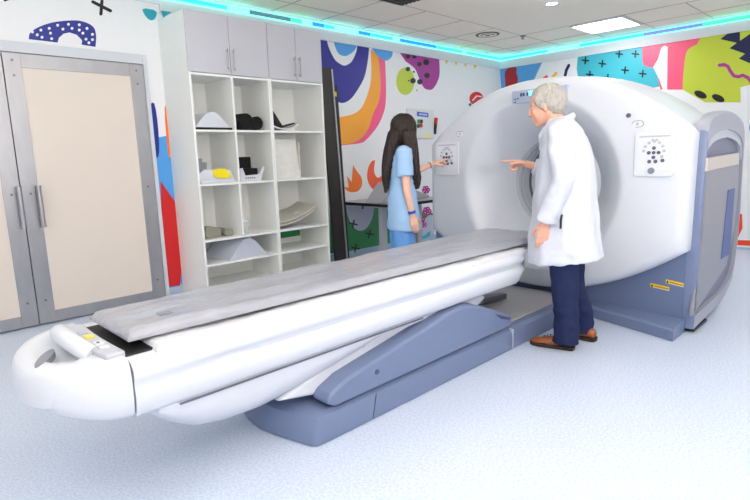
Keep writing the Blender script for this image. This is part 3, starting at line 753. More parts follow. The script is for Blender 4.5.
# console panels on the face
def face(px, py, x=-3.835): return at(px, py, 0, x)
def fpoly(bm, pts, x=-3.835, th=.006, mi=0):
    return prism(bm, [face(a, b, x) for a, b in pts], (th, 0, 0), mi)
def rounded(cx, cz, w, h, r, x, k=5):
    out = []
    for sx, sz, a0 in ((1, 1, 0), (-1, 1, 90), (-1, -1, 180), (1, -1, 270)):
        for i in range(k+1):
            a = radians(a0+90*i/k); out.append((x, cx+sx*(w/2-r)+r*cos(a), cz+sz*(h/2-r)+r*sin(a)))
    return out
KEYM = mat('key_grey', (96, 98, 110), .5); KEYL = mat('key_light', (186, 188, 196), .5); PAN = mat('panel_face', (226, 229, 240), .4); INK = mat('print_grey', (120, 124, 138), .6)
def console(yc, zc, label, near):
    xf = -3.848
    cp = obj('control_panel', prism(B(), rounded(yc, zc, .245, .285, .02, xf-.004), (.03, 0, 0)), mat('panel_rim', (222, 225, 234), .35), g, label=label, bevel=.003)
    obj('panel_face', prism(B(), rounded(yc, zc+.012, .195, .225, .008, xf-.0065), (.004, 0, 0)), PAN, cp)
    bm = B(); box(bm, xf-.008, xf-.006, yc-.095, yc+.095, zc+.112, zc+.122)
    obj('header_line', bm, KEYL, cp)
    def key(dy, dz, r, m, nm='button'):
        p = V((xf-.006, yc-dy, zc+dz)); obj(nm, cyl(B(), p, p+V((-.006, 0, 0)), r, n=14), m, cp)
    for a in (-35, 0, 30, 60, 90, 120, 150, 178):   # arc of light keys
        key(.062*cos(radians(a)), .022+.062*sin(radians(a)), .0095, KEYL)
    for dy, dz in ((0, .03), (0, -.03), (.03, 0), (-.03, 0)): key(dy, .012+dz, .0115, KEYM, 'arrow_button')
    key(0, .012, .011, KEYM, 'arrow_button')
    for dy in (-.024, .014, .056): key(dy, -.045+(.006 if dy > .03 else 0), .012, KEYM, 'arrow_button')
    for dy in (-.01, -.035): key(dy*-1-.02, .094, .008, KEYL)
    if near: key(-.01 if True else 0, -.105, .021, mat('knob_grey', (130, 134, 146), .35), 'knob')
pR = at(655, 154.5, 0, -3.83); pL = at(450.5, 158.5, 0, -3.80)
console(pR.y, pR.z, 'square button console on the near side of the scanner face', True)
console(pL.y, pL.z, 'square button console the woman is pressing', False)
def emblem(px, py):
    p = at(px, py, 0, -3.828)
    e = obj('emblem', prism(B(), rounded(p.y, p.z, .075, .044, .021, -3.834), (.014, 0, 0)), INK, g)
    obj('emblem_face', prism(B(), rounded(p.y, p.z, .068, .037, .018, -3.8355), (.004, 0, 0)), PAN, e)
    obj('emblem_mark', cyl(B(), (-3.8355, p.y, p.z), (-3.837, p.y, p.z), .011, n=12), KEYL, e)
emblem(638, 124); emblem(460.5, 134)
p = at(629, 115.5, 0, -3.828); obj('camera_lens', cyl(B(), p+V((.012, 0, 0)), p+V((-.012, 0, 0)), .015, n=16), KEYM, g, smooth=True)
# display above the bore
q = [at(x, y, 0, -3.852) for x, y in ((512, 91.5), (567, 84.5), (567, 98.5), (512, 104))]
sc_ = obj('display_screen', prism(B(), q, (.06, 0, 0)), mat('screen_grey', (176, 186, 212), .25), g, bevel=.002)
bm = B()
def scr(u0, u1, v0, v1, dx=-.002):
    f = lambda u, v: q[0].lerp(q[1], u).lerp(q[3].lerp(q[2], u), v)+V((dx, 0, 0))
    return [f(u0, v0), f(u1, v0), f(u1, v1), f(u0, v1)]
for u, v, du, dv in [(.16, .22, .035, .26), (.21, .22, .035, .26), (.28, .22, .035, .26)]+[(a_, b_, .03, .1) for a_, b_ in ((.05, .62), (.10, .58), (.05, .85), (.84, .4), (.84, .62), (.88, .2))]: obj('screen_text', prism(B(), scr(u, u+du, v, v+dv), (.004, 0, 0)), mat('screen_ink', (52, 84, 120), .4), sc_)
obj('screen_window', prism(B(), scr(.32, .50, .12, .5), (.004, 0, 0)), mat('screen_cyan', (120, 214, 244), .4, emis=.6), sc_)
# warning stickers on the blue base
YEL = mat('warning_yellow', (244, 216, 40), .4)
for pts in (((666, 279.3), (684.5, 283), (684.2, 286.8), (665.6, 283)), ((649.5, 283.5), (669.5, 287.2), (669.2, 291), (649.2, 287.2))):
    q = [at(x, y, 0, -3.68) for x, y in pts]; q = [V((bx(p.y-GYC)-.002, p.y, p.z)) for p in q]
    def s(u0, u1, v0, v1, dx): 
        f = lambda u, v: q[0].lerp(q[1], u).lerp(q[3].lerp(q[2], u), v)+V((dx, 0, 0))
        return [f(u0, v0), f(u1, v0), f(u1, v1), f(u0, v1)]
    a = obj('warning_sticker', prism(B(), s(0, 1, 0, 1, -.002), (.004, 0, 0)), YEL, g)
    obj('sticker_text', prism(B(), s(.22, .97, .3, .72, -.0035), (.003, 0, 0)), mat('sticker_ochre', (196, 140, 30), .5), a)
    bm = B(); f = s(.02, .18, .15, .85, -.0035); prism(bm, [f[3], f[2], f[0].lerp(f[1], .5)], (.003, 0, 0)); obj('warning_triangle', bm, BLACK, a)
    obj('sticker_margin', prism(B(), s(.2, 1, .8, 1, -.003), (.003, 0, 0)), WHITE, a)

# ================================================================== PATIENT TABLE
TY = -2.78
tb = empty('scanner_table', (-5.6, TY, 0), 'long white patient table reaching into the scanner on a slate blue scissor base', 'scanner table')
# table body
def body_sec(x, zt, zb, w, ridge=1.0):
    g_ = .045*min(1, max(0, (x+6.86)/.12))
    half = [(w*.90, zt), (w*.985, zt-.006), (w*1.025, zt-.022), (w*1.04, zt-.045), (w*(1.035-g_*.4), zt-.062), (w*(1.02-g_), zt-.072), (w*(1.01-g_), zt-.092), (w*(1.02-g_*.3), zt-.106), (w*1.025, zt-.125), (w*1.02, zb+.05), (w*.985, zb+.012), (w*.95, zb)]
    # sits between zt and zb: squeeze if thin
    pts = [(x, TY-a, z) for a, z in half]+[(x, TY+a, z) for a, z in half[::-1]]
    return pts
bm = B(); rings = []
for s in [0, .01, .03]+[.06+.88*i/20 for i in range(21)]+[.965, .985, 1.0]:
    x = -7.055+s*2.60
    zb = .455
    w = .315
    zt = .655
    e = max(0, (s-.94)/.06)
    zb2 = zb+.12*e**1.5; w2 = w*(1-.16*e**2)
    rings.append(body_sec(x, zt, zb2, w2))
loft(bm, rings)
obj('table_body', bm, WHITE, tb, smooth=True, auto=50)
# seam line where the body's lower lip meets the carriage
bm = B(); tube(bm, [(-6.90, TY-.300, .4455), (-6.2, TY-.300, .4455), (-5.55, TY-.300, .4455)], .004, 6); obj('seam', bm, KEYM, tb)
# end cap with carry handle
bm = B(); rings = []
def plan(sc, z, tip=.0, n=40):
    out = []
    for i in range(n+1):
        a = pi/2+pi*i/n
        cx = math.copysign(abs(cos(a))**.86, cos(a)); cy = math.copysign(abs(sin(a))**.86, sin(a))
        out.append(V((-7.062+(.27*cx)*(1+(sc-1)*.9)+tip*cx, TY+.325*cy*(sc if sc < 1 else 1), z)))
    return out
def zdrop(p): return p
cap_rings = [(.60, .452), (.82, .454), (.92, .462), (.965, .48), (.99, .515), (1.0, .56), (1.0, .60), (.985, .632), (.955, .655), (.90, .668)]
for sc, z in cap_rings:
    r_ = plan(sc, z)
    for p in r_:
        u = min(1, max(0, (-7.062-p.x)/.27)); 
        if z < .56: p.z += .08*u**1.6*(.56-z)/.105
        else: p.z -= .03*u**2
    rings.append(r_)
loft(bm, rings, cap=False)
# top surface as a height field with the shallow grip well
last = rings[-1]; n = len(last)
cx0, cy0 = -7.15, TY
def well(x, y):
    dx, dy = (x+7.19)/.065, (y-TY)/.17
    return -.036*max(0, 1-(dx*dx+dy*dy))**.5
R = [[bm.verts.new(p) for p in last]]
for t in (.86, .72, .6, .5, .4, .3, .2, .1):
    rr = []
    for p in last:
        q = V((cx0+(p.x-cx0)*t, cy0+(p.y-cy0)*t, 0)); u = max(0, (-7.062-q.x)/.27)
        q.z = .672-.03*u*u+well(q.x, q.y); rr.append(bm.verts.new(q))
    R.append(rr)
for a, b in zip(R, R[1:]):
    for i in range(n): bm.faces.new((a[i], a[(i+1) % n], b[(i+1) % n], b[i]))
bm.faces.new(R[-1]); bm.faces.new([bm.verts.new(p) for p in rings[0]])
bmesh.ops.remove_doubles(bm, verts=bm.verts, dist=.0005)
cap_ = obj('end_cap', bm, WHITE, tb, smooth=True, auto=70)
bm = B(); pts = []; rs = []
for i in range(13):
    a = -1.25+2.5*i/12
    pts.append((-7.115-.05*cos(a), TY+.175*sin(a)/sin(1.25), .668+.030*cos(a*1.2))); rs.append(.027+.006*cos(a))
tube(bm, pts, rs, 14); obj('grip_handle', bm, WHITE, cap_, smooth=True)
bm = B(); loft(bm, [ring((-7.245, TY-.05, .640), (.017, -.013, 0), (.040, .058, .006), 28), ring((-7.245, TY-.05, .661), (.015, -.011, 0), (.038, .056, .006), 28)])
obj('grip_pad', bm, GREYM, cap_, smooth=True)
bm = B(); cyl(bm, (-7.135, TY-.145, .672), (-7.135, TY-.145, .700), .016, n=16); obj('release_button', bm, GREYM, cap_, smooth=True)
# control strip behind the cap
bm = B(); pts = []
for i in range(11):
    s = i/10; y = TY+.19-.46*s; pts.append((-7.118-.022*sin(pi*s), y, .660))
for i in range(11):
    s = 1-i/10; y = TY+.19-.46*s; pts.append((-7.055-.008*sin(pi*s), y, .660))
prism(bm, pts, (0, 0, .026)); cs = obj('control_strip', bm, GREYP, tb, bevel=.006)
for k, (dy, m, nm) in enumerate(((.07, KEYL, 'strip_key'), (-.0, mat('key_yellow', (232, 214, 90), .5), 'strip_key'), (-.10, WHITE, 'strip_key'), (-.17, WHITE, 'strip_key'))):
    w = .045 if k < 3 else .022
    obj(nm, box(B(), -7.108, -7.078, TY+dy-w, TY+dy, .686, .690), m, cs)
obj('strip_mark', box(B(), -7.098, -7.090, TY-.128, TY-.118, .690, .6915), BLACK, cs)
obj('gap_tray', box(B(), -7.058, -6.95, TY-.25, TY+.20, .654, .663), BLACK, tb)
# carriage shell (the boat under the body)
bm = B(); rings = []
prof = [(-7.00, .455), (-6.97, .39), (-6.90, .32), (-6.80, .258), (-6.68, .232), (-6.52, .228), (-6.35, .25), (-6.16, .29), (-5.98, .335), (-5.85, .375), (-5.78, .42), (-5.76, .45)]
for x, zb in prof:
    zt = .462; h = zt-zb; w = .292*(min(1, (h/.07)))**.3 if h > 0 else .05
    sec = []
    for i in range(15):
        a = pi*i/14; cx = math.copysign(abs(cos(a))**.7, cos(a)); sz = sin(a)**.75
        sec.append((x, TY-w*cx, zt-h*sz))
    rings.append(sec)
loft(bm, rings); obj('carriage_shell', bm, WHITE, tb, smooth=True, auto=60)
# long second shell running back to the gantry side
bm = B(); rings = []
for s in [i/12 for i in range(13)]:
    x = -5.95+1.25*s; zb = .37+.08*s; w = .27
    rings.append([(x, TY-w, .46), (x, TY-w*.98, zb+.02), (x, TY-w*.85, zb), (x, TY+w*.85, zb), (x, TY+w*.98, zb+.02), (x, TY+w, .46)])
loft(bm, rings); obj('rear_carriage', bm, WHITE, tb, smooth=True)
# white inner lift arm
bm = B(); prism(bm, [(-6.45, TY-.24, .222), (-6.18, TY-.24, .172), (-5.9, TY-.24, .165), (-5.1, TY-.24, .26), (-4.85, TY-.24, .36), (-5.0, TY-.24, .42), (-5.4, TY-.24, .42), (-6.05, TY-.24, .345)], (0, .48, 0))
obj('inner_arm', bm, WHITE, tb, bevel=.02, seg=3)
# slate outer lift arms
for sy in (-1, 1):
    y0 = TY+sy*.345; bm = B()
    prism(bm, [(-6.265, y0, .180), (-6.248, y0, .215), (-6.14, y0, .262), (-5.60, y0, .355), (-5.36, y0, .398), (-5.24, y0, .408), (-5.08, y0, .372), (-4.72, y0, .225), (-4.725, y0, .165), (-4.80, y0, .157), (-6.21, y0, .148)], (0, -sy*.12, 0))
    arm = obj('lift_arm', bm, BLUE, tb, bevel=.022, seg=4)
    q = [(-4.93, y0+sy*.0005, .286), (-4.755, y0+sy*.0005, .222), (-4.76, y0+sy*.0005, .208), (-4.86, y0+sy*.0005, .238)]
    obj('arm_slot', prism(B(), q, (0, sy*.002, 0)), BLUED, arm)
    obj('bolt_cover', cyl(B(), (-5.95, y0, .235), (-5.95, y0+sy*.004, .235), .013, n=16), BLUED, arm)
# floor base
bm = B()
def bplan(w, xe, z):
    L = -6.41+xe
    return [V(p) for p in ((-4.72, TY-w, z), (-6.26+xe*.5, TY-w, z), (-6.325+xe*.6, TY-w+.005, z), (-6.345+xe*.7, TY-w+.03, z), (L+.01, TY-.10, z), (L, TY, z), (L+.01, TY+.10, z), (-6.345+xe*.7, TY+w-.03, z), (-6.325+xe*.6, TY+w-.005, z), (-6.26+xe*.5, TY+w, z), (-4.72, TY+w, z))]
loft(bm, [bplan(.345, .0, .004), bplan(.345, .0, .085), bplan(.335, .02, .125), bplan(.31, .07, .142)])
obj('floor_base', bm, BLUE, tb, smooth=True, auto=28)
bm = B(); W2 = .345
prism(bm, [(-4.715, TY-W2, .004), (-4.715, TY-W2, .125), (-4.715, TY-W2+.03, .142), (-4.715, TY+W2-.03, .142), (-4.715, TY+W2, .125), (-4.715, TY+W2, .004)], (.965, 0, 0))
obj('rear_base', bm, BLUE, tb)
obj('seam_cover', prism(B(), [(-5.99, TY-.3465, .006), (-5.985, TY-.3465, .006), (-5.955, TY-.3465, .128), (-5.96, TY-.3465, .128)], (0, .002, 0)), BLUED, tb)
obj('joint_line', box(B(), -4.722, -4.713, TY-.347, TY+.347, .006, .135), mat('joint_white', (196, 198, 206), .5), tb)
obj('base_plate', box(B(), -4.70, -3.76, TY-.27, TY+.30, .1425, .150), PLATE, tb, bevel=.002)
bm = B(); prism(bm, [(-5.45, TY+.05, .30), (-4.15, TY+.05, .19), (-4.15, TY+.05, .15), (-5.45, TY+.05, .24)], (0, .07, 0))
obj('slide_rail', bm, STEELD, tb, bevel=.006)
bm = B(); box(bm, -4.75, -4.35, TY+.16, TY+.28, .155, .33); obj('drive_box', bm, BLUED, tb, bevel=.01)
bm = B(); box(bm, -6.1, -4.9, TY-.20, TY+.20, .145, .22); obj('lift_shade_block', bm, BLACK, tb)  # black block stands for the shadow beneath the lift arms
# cradle carrying the pad into the bore
bm = B(); rings = []
for s in [i/10 for i in range(11)]:
    x = -4.62+.50*s; w = .225
    rings.append([(x, TY+w*c_, .648-.055*(1-abs(c_)**2.5)) for c_ in [1-2*i/12 for i in range(13)]]+[(x, TY-w*c_, .660-.0*(1-abs(c_))) for c_ in [1-2*i/12 for i in range(13)]])
loft(bm, rings); obj('cradle', bm, WHITE, tb, smooth=True)

# ---- white padding and grey pad lying on the table
def slab(x0, x1, hw0, hw1, z0, th, nx, ny, wr, name, m, label, cat, round_=.02, x_nose=0, droop=None, seed=0):
    bm = B(); top = []; bot = []
    for i in range(nx+1):
        s = i/nx; x = x0+(x1-x0)*s; a = []; b = []
        for j in range(ny+1):
            t = -1+2*j/ny; hw = hw0+(hw1-hw0)*s
            e = min(1, (1-abs(t))*hw/round_, (x-x0)/round_, (x1-x)/round_)
            e = max(0, e); f = (1-(1-e)**2)**.5
            xx = x+(x_nose*t*t if s < .05 else 0)
            y = TY+t*hw
            w_ = wr*(noise.noise(V((x*2.2+seed, y*9, 0)))+.6*noise.noise(V((x*6+seed+(t*.8), y*16, 3)))+.3*noise.noise(V((x*17, y*25, seed))))
            dz = droop(x, t) if droop else 0
            a.append(bm.verts.new((xx, y, z0+dz+th*(.35+.65*f)+w_*f))); b.append(bm.verts.new((xx, y, z0+dz+(.0 if f > .5 else .0))))
        top.append(a); bot.append(b)
    for i in range(nx):
        for j in range(ny):
            bm.faces.new((top[i][j], top[i+1][j], top[i+1][j+1], top[i][j+1])); bm.faces.new((bot[i][j], bot[i][j+1], bot[i+1][j+1], bot[i+1][j]))
    for i in range(nx):
        bm.faces.new((top[i][0], bot[i][0], bot[i+1][0], top[i+1][0])); bm.faces.new((top[i][ny], top[i+1][ny], bot[i+1][ny], bot[i][ny]))
    for j in range(ny):
        bm.faces.new((top[0][j], top[0][j+1], bot[0][j+1], bot[0][j])); bm.faces.new((top[nx][j], bot[nx][j], bot[nx][j+1], top[nx][j+1]))
    return bm
bm = slab(-6.96, -4.49, .300, .310, .645, .032, 170, 30, .009, '', None, '', '', .035)
obj('underlay', bm, SHEET, tb, smooth=True, auto=70, label='white crinkled padding under the grey pad')
t_ = empty('table_pad', (-5.5, TY, .679), 'long shiny grey vinyl pad lying along the patient table', 'pad')
bm = slab(-7.02, -4.10, .205, .272, .690, .036, 150, 22, .009, '', None, '', '', .035, seed=4)
obj('pad_cover', bm, PADG, t_, smooth=True, auto=80)
obj('pad_label', prism(B(), [(-6.86, TY-.10, .727), (-6.81, TY-.10, .727), (-6.81, TY-.065, .727), (-6.86, TY-.065, .727)], (0, 0, .004)), GREYM, t_)
# everything above the lift arms sits at the lowered table height
DZ = -.045
low = {'floor_base', 'rear_base', 'seam_cover', 'joint_line', 'base_plate', 'slide_rail', 'drive_box', 'lift_shade_block', 'lift_arm', 'inner_arm', 'arm_slot', 'bolt_cover'}
def drop(o):
    for c in o.children: drop(c)
    if o.type == 'MESH' and o.name.split('.')[0] not in low: o.data.transform(Matrix.Translation((0, 0, DZ)))
drop(tb)
for o in list(bpy.data.objects):
    if o.parent is None and o.name == 'table_pad': o.location.z += DZ

# ================================================================== PEOPLE
class Frame:
    def __init__(s, ox, oy, az, up=None):
        s.o = V((ox, oy, 0)); a = radians(az); s.f = V((cos(a), sin(a), 0)); s.l = V((-sin(a), cos(a), 0))
    def __call__(s, f, l, z): return s.o+s.f*f+s.l*l+V((0, 0, z))
def head(bm, Fr, c, yaw=0, tilt=0, k=1.0, neck_to=None, female=False):
    """c = centre of the skull (f,l,z); yaw turns to the left; tilt = nod down. returns a local mapper"""
    R = Matrix.Rotation(radians(yaw), 3, 'Z') @ Matrix.Rotation(radians(tilt), 3, 'Y')
    base = Fr(*c); B3 = Matrix((Fr.f, Fr.l, V((0, 0, 1)))).transposed()
    def m(f, l, z): return base+B3 @ (R @ (V((f, l, z))*k))
    def ax(f, l, z): return B3 @ (R @ (V((f, l, z))*k))
    ell(bm, m(-.012, 0, .022), (ax(.098, 0, 0), ax(0, .076, 0), ax(0, 0, .098)))        # skull
    ell(bm, m(.030, 0, -.03), (ax(.062, 0, 0), ax(0, .060, 0), ax(0, 0, .085)))         # face mass
    caps(bm, m(.062, 0, -.092), m(.050, 0, -.082), .024*k, .03*k)                        # chin
    for s in (-1, 1):
        caps(bm, m(.052, s*.012, -.093), m(-.012, s*.052, -.055), .018*k, .02*k)         # jaw
        caps(bm, m(.074, s*.014, .022), m(.062, s*.045, .02), .0125*k, .010*k)            # brow
        ell(bm, m(.062, s*.037, -.022), (ax(.02, 0, 0), ax(0, .02, 0), ax(0, 0, .018)))   # cheek
        ell(bm, m(-.008, s*.078, -.012), (ax(.017, s*.004, 0), ax(0, .007, 0), ax(-.004, 0, .032)))  # ear
        ell(bm, m(-.002, s*.081, -.030), (ax(.009, 0, 0), ax(0, .006, 0), ax(0, 0, .010)))
        ell(bm, m(.092, s*.012, -.034), (ax(.010, 0, 0), ax(0, .008, 0), ax(0, 0, .008)))  # nostril wing
    chain(bm, [m(.084, 0, .012), m(.096, 0, -.012), m(.101, 0, -.030)], [.009*k, .010*k, .0115*k])   # nose
    caps(bm, m(.086, -.018, -.058), m(.086, .018, -.058), .0075*k, .0075*k); caps(bm, m(.086, -.015, -.068), m(.086, .015, -.068), .008*k, .008*k)
    if neck_to is not None: caps(bm, m(-.02, 0, -.06), neck_to, .056*k if not female else .046*k, .062*k if not female else .05*k)
    return m, ax
def face_bits(m, ax, root, iris):
    for s in (-1, 1):
        bm = B(); ell(bm, m(.0655, s*.031, .002), (ax(.011, 0, 0), ax(0, .013, 0), ax(0, 0, .008)), 14, 8)
        e = obj('eye', bm, mat('eye_white', (236, 232, 226), .2), root, smooth=True)
        bm = B(); ell(bm, m(.073, s*.031, .002), (ax(.0045, 0, 0), ax(0, .0055, 0), ax(0, 0, .0055)), 12, 6); obj('iris', bm, iris, e, smooth=True)
    bm = B(); caps(bm, m(.0925, -.02, -.0625), m(.0925, .02, -.0625), .004, .004); obj('lips', bm, mat('lip_tone', (196, 112, 104), .5), root, smooth=True)

def hand(bm, wrist, d, palm_n, thumb_side, curls, k=1.0, spread=.10):
    """d: direction of the fingers, palm_n: normal out of the palm, thumb_side: direction towards the thumb; curls: index..little, degrees of bend per joint"""
    d = V(d).normalized(); nrm = V(palm_n); nrm = (nrm-d*nrm.dot(d)).normalized(); t = d.cross(nrm).normalized()
    if t.dot(V(thumb_side)) < 0: t = -t
    w = V(wrist)
    for q in (-.027, -.009, .009, .027):
        caps(bm, w+t*q*.55*k+d*.012*k, w+t*q*k+d*.082*k, .0150*k, .0120*k)
    lens = ((.042, .025, .020), (.046, .029, .021), (.043, .027, .020), (.034, .021, .018))
    for i, (L3, cu) in enumerate(zip(lens, curls)):
        off = (.028-.0187*i)*k; p = w+t*off+d*.084*k
        ang = 0; r = (.0092, .0094, .0090, .0082)[i]*k; sp = (1.5-i)*spread*.12
        for j, L in enumerate(L3):
            ang += radians(cu[j]); v = (d*cos(ang)+nrm*sin(ang)+t*sp).normalized()
            q = p+v*L*k; caps(bm, p, q, r*(1-.07*j), r*(1-.07*(j+1)), n=10, k=4); p = q
    # thumb leaves the side of the palm near its base
    p = w+t*.022*k+d*.022*k+nrm*.004*k
    for L, v, r in ((.040, d*.62+t*.62+nrm*.35, .0125), (.030, d*.85+t*.25+nrm*.4, .0105), (.024, d*.92+t*.02+nrm*.38, .0092)):
        v = v.normalized(); q = p+v*L*k; caps(bm, p, q, r*k, r*k*.9, n=10, k=4); p = q

# ---------------------------------------------------------------- the doctor
D = Frame(-4.39, -3.345, 106)
L_SH, L_EL, L_WR = D(.065, .19, 1.375), D(.02, .262, 1.09), D(.125, .235, .83)
R_SH, R_EL, R_WR = D(.08, -.185, 1.375), D(.14, -.245, 1.11), D(.34, -.20, 1.172)
bm = B()
hm, hax = head(bm, D, (.185, .01, 1.54), yaw=4, tilt=14, k=1.04, neck_to=D(.09, 0, 1.38))
# trunk and limbs under the clothes
caps(bm, D(.07, 0, 1.29), D(.05, 0, 1.05), .09, .10); caps(bm, D(.07, -.12, 1.33), D(.07, .12, 1.33), .05, .05); caps(bm, D(.03, -.06, .92), D(.03, .06, .92), .09, .09)
caps(bm, D(.04, 0, 1.05), D(.03, 0, .92), .10, .09)
for s, ank in ((1, (.03, .118)), (-1, (-.02, -.145))):
    chain(bm, [D(0, s*.09, .88), D(.03, ank[1]*.95, .49), D(ank[0]-.03, ank[1], .09)], [.075, .05, .034])
    caps(bm, D(ank[0]-.03, ank[1], .05), D(ank[0]+.08, ank[1]*1.05, .035), .022, .018)
chain(bm, [L_SH, L_EL, L_WR], [.05, .036, .026]); chain(bm, [R_SH, R_EL, R_WR], [.05, .036, .026])
hand(bm, L_WR, D.f*.12+V((0, 0, -1)), -D.l*.9+D.f*.2, D.f, ((12, 22, 14), (16, 26, 16), (20, 28, 18), (24, 30, 20)), 1.02)
hand(bm, R_WR, D.f*1+V((0, 0, .12))+D.l*.05, -V((0, 0, 1))+D.l*.6, D.l+V((0, 0, .6)), ((4, 4, 2), (62, 80, 50), (66, 82, 52), (70, 84, 54)), 1.02)
doc = fuse('person', bm, SKIN, None, .0055, 3, origin=D(0, 0, 0))
tag(doc, 'grey-haired man in a long white coat and dark jeans, pointing at the scanner', 'person')
face_bits(hm, hax, doc, mat('iris_dark', (60, 50, 44), .2))
# hair: sides, back and thin top
bm = B()
ell(bm, hm(-.034, 0, .022), (hax(.100, 0, 0), hax(0, .090, 0), hax(0, 0, .094)))
ell(bm, hm(-.02, 0, .062), (hax(.092, 0, 0), hax(0, .076, 0), hax(0, 0, .064)))
ell(bm, hm(-.058, 0, -.03), (hax(.052, 0, 0), hax(0, .072, 0), hax(0, 0, .056)))
for s in (-1, 1):
    ell(bm, hm(.018, s*.068, .035), (hax(.036, 0, 0), hax(0, .018, 0), hax(0, 0, .045)))
    ell(bm, hm(.012, s*.074, .0), (hax(.012, 0, 0), hax(0, .010, 0), hax(0, 0, .026)))
    ell(bm, hm(-.042, s*.070, .0), (hax(.038, 0, 0), hax(0, .022, 0), hax(0, 0, .045)))
fuse('hair', bm, GREYH, doc, .005, 3, disp=lambda p: .005*noise.noise(V((p.x*38, p.y*38, p.z*22)))+.003*noise.noise(p*90))
# lab coat
bm = B()
def sec(z, f0, rf, rl, fl=0.0, n=22, p=2.3): return [D(f0+q.x, q.y, z+fl*q.x) for q in ring((0, 0, 0), (rf, 0, 0), (0, rl, 0), n, p)]
loft(bm, [sec(.565, .035, .225, .235, -.12), sec(.70, .045, .215, .23), sec(.85, .045, .20, .22), sec(1.0, .05, .185, .205), sec(1.12, .052, .172, .195), sec(1.24, .055, .155, .190), sec(1.33, .062, .128, .188), sec(1.385, .07, .105, .165), sec(1.425, .08, .078, .11), sec(1.455, .09, .058, .068)])
caps(bm, L_SH+V((0, 0, -.01)), L_SH.lerp(R_SH, .3)+V((0, 0, .015)), .072, .075); caps(bm, R_SH+V((0, 0, -.01)), R_SH.lerp(L_SH, .3)+V((0, 0, .015)), .072, .075)
cuffL = L_EL.lerp(L_WR, .96); cuffR = R_EL.lerp(R_WR, .80)
def sleeve(bm, pts, rs):
    rings = []
    for i, p in enumerate(pts):
        d = (pts[min(i+1, len(pts)-1)]-pts[max(0, i-1)]).normalized(); x, y = frame_of(d); rings.append(ring(p, x*rs[i], y*rs[i], 18))
    loft(bm, rings)
sleeve(bm, [L_SH+V((0, 0, .03)), L_SH.lerp(L_EL, .35), L_SH.lerp(L_EL, .7), L_EL, L_EL.lerp(L_WR, .3), L_EL.lerp(L_WR, .6), cuffL], [.072, .078, .072, .068, .066, .064, .066])
sleeve(bm, [R_SH+V((0, 0, .03)), R_SH.lerp(R_EL, .35), R_SH.lerp(R_EL, .7), R_EL, R_EL.lerp(R_WR, .3), R_EL.lerp(R_WR, .6), cuffR], [.070, .072, .066, .062, .060, .056, .056])
# collar
cp_ = [D(.088+.066*cos(a), .072*sin(a), 1.440+.024*(-cos(a))) for a in [radians(50+260*i/20) for i in range(21)]]
for a, b in zip(cp_, cp_[1:]): caps(bm, a, b, .013, .013); caps(bm, a+V((0, 0, .012)), b+V((0, 0, .012)), .009, .009)
for s in (-1, 1):
    chain(bm, [D(.145, s*.06, 1.44), D(.195, s*.055, 1.35), D(.205, s*.02, 1.26)], [.014, .018, .010])
def folds(p):
    q = p-D.o; t = math.atan2(q.dot(D.l), q.dot(D.f))
    low = max(0, min(1, (1.35-p.z)/.6))
    return .010*noise.noise(V((t*2.6, p.z*1.6, 0)))*low*2+.010*noise.noise(V((p.x*9+p.z*5, p.y*9-p.z*3, p.z*7)))+.003*noise.noise(p*24)
coat = fuse('lab_coat', bm, COATM, doc, .0085, 4, disp=folds)
bm = B(); a = D(-.03, .300, .93)
obj('pocket_slit', tube(B(), [D(.02, .262, .885), D(.025, .264, .85), D(.025, .265, .80)], .007, 8), BLACK, coat)
bm = B(); rings = []
for i, sg in enumerate((-1,)):
    pts = [D(.262, -.01, .62), D(.243, -.01, .9), D(.22, -.01, 1.15)]
    tube(bm, pts, .004, 6)
obj('front_placket', bm, COATM, coat, smooth=True)
for z in (.78, .93, 1.08):
    p = D(.238 if z < 1 else .218, .02, z); obj('coat_button', cyl(B(), p, p+D.f*.006, .009, n=12), GREYP, coat)
bm = B()
for s, ank in ((1, (.0, .118)), (-1, (-.05, -.145))):
    ff = [(.04, s*.09, .90, .10), (.035, s*.098, .70, .094), (.025, ank[1]*.92, .52, .083), (.012, ank[1], .35, .073), (ank[0]+.0, ank[1], .2, .071), (ank[0]-.005, ank[1], .10, .074), (ank[0]+.0, ank[1], .045, .076)]
    loft(bm, [ring(D(a_, b_, c_), D.f*r_*1.08, D.l*r_*.92, 20) for a_, b_, c_, r_ in ff])
caps(bm, D(.04, -.07, .90), D(.04, .07, .90), .10, .10)
fuse('trousers', bm, DENIM, doc, .008, 4, disp=lambda p: .006*noise.noise(V((p.x*10, p.y*10, p.z*22)))*(1.5 if p.z < .3 else .8))
def shoe(c, az):
    S = Frame(c.x, c.y, az)
    bm = B(); rows = [(-.115, .030, .075), (-.10, .036, .085), (-.05, .037, .090), (.0, .040, .082), (.05, .046, .064), (.10, .047, .054), (.14, .038, .046), (.158, .018, .036)]
    rings = []
    for x, w, h in rows:
        rings.append([S(x, w*cos(t), .022+(h-.022)*max(0, sin(t))**.8) for t in [pi*i/12 for i in range(13)]])
    loft(bm, rings); sh = obj('shoe', bm, LEATH, doc, smooth=True, auto=70, subsurf=1)
    bm = B(); out = [S(x, w+.005, 0) for x, w, h in rows]+[S(.166, 0, 0)]+[S(x, -w-.005, 0) for x, w, h in rows[::-1]]+[S(-.122, 0, 0)]
    prism(bm, [V((p.x, p.y, .001)) for p in out], (0, 0, .024)); obj('sole', bm, SOLE, sh, bevel=.004)
    bm = B()
    for x in (.03, .05, .07): tube(bm, [S(x, -.02, .074-(x-.03)*.3), S(x+.005, 0, .080-(x-.03)*.35), S(x, .02, .074-(x-.03)*.3)], .003, 6)
    obj('laces', bm, SOLE, sh)
shoe(V((-4.505, -3.312, 0)), 104); shoe(V((-4.245, -3.345, 0)), 96)

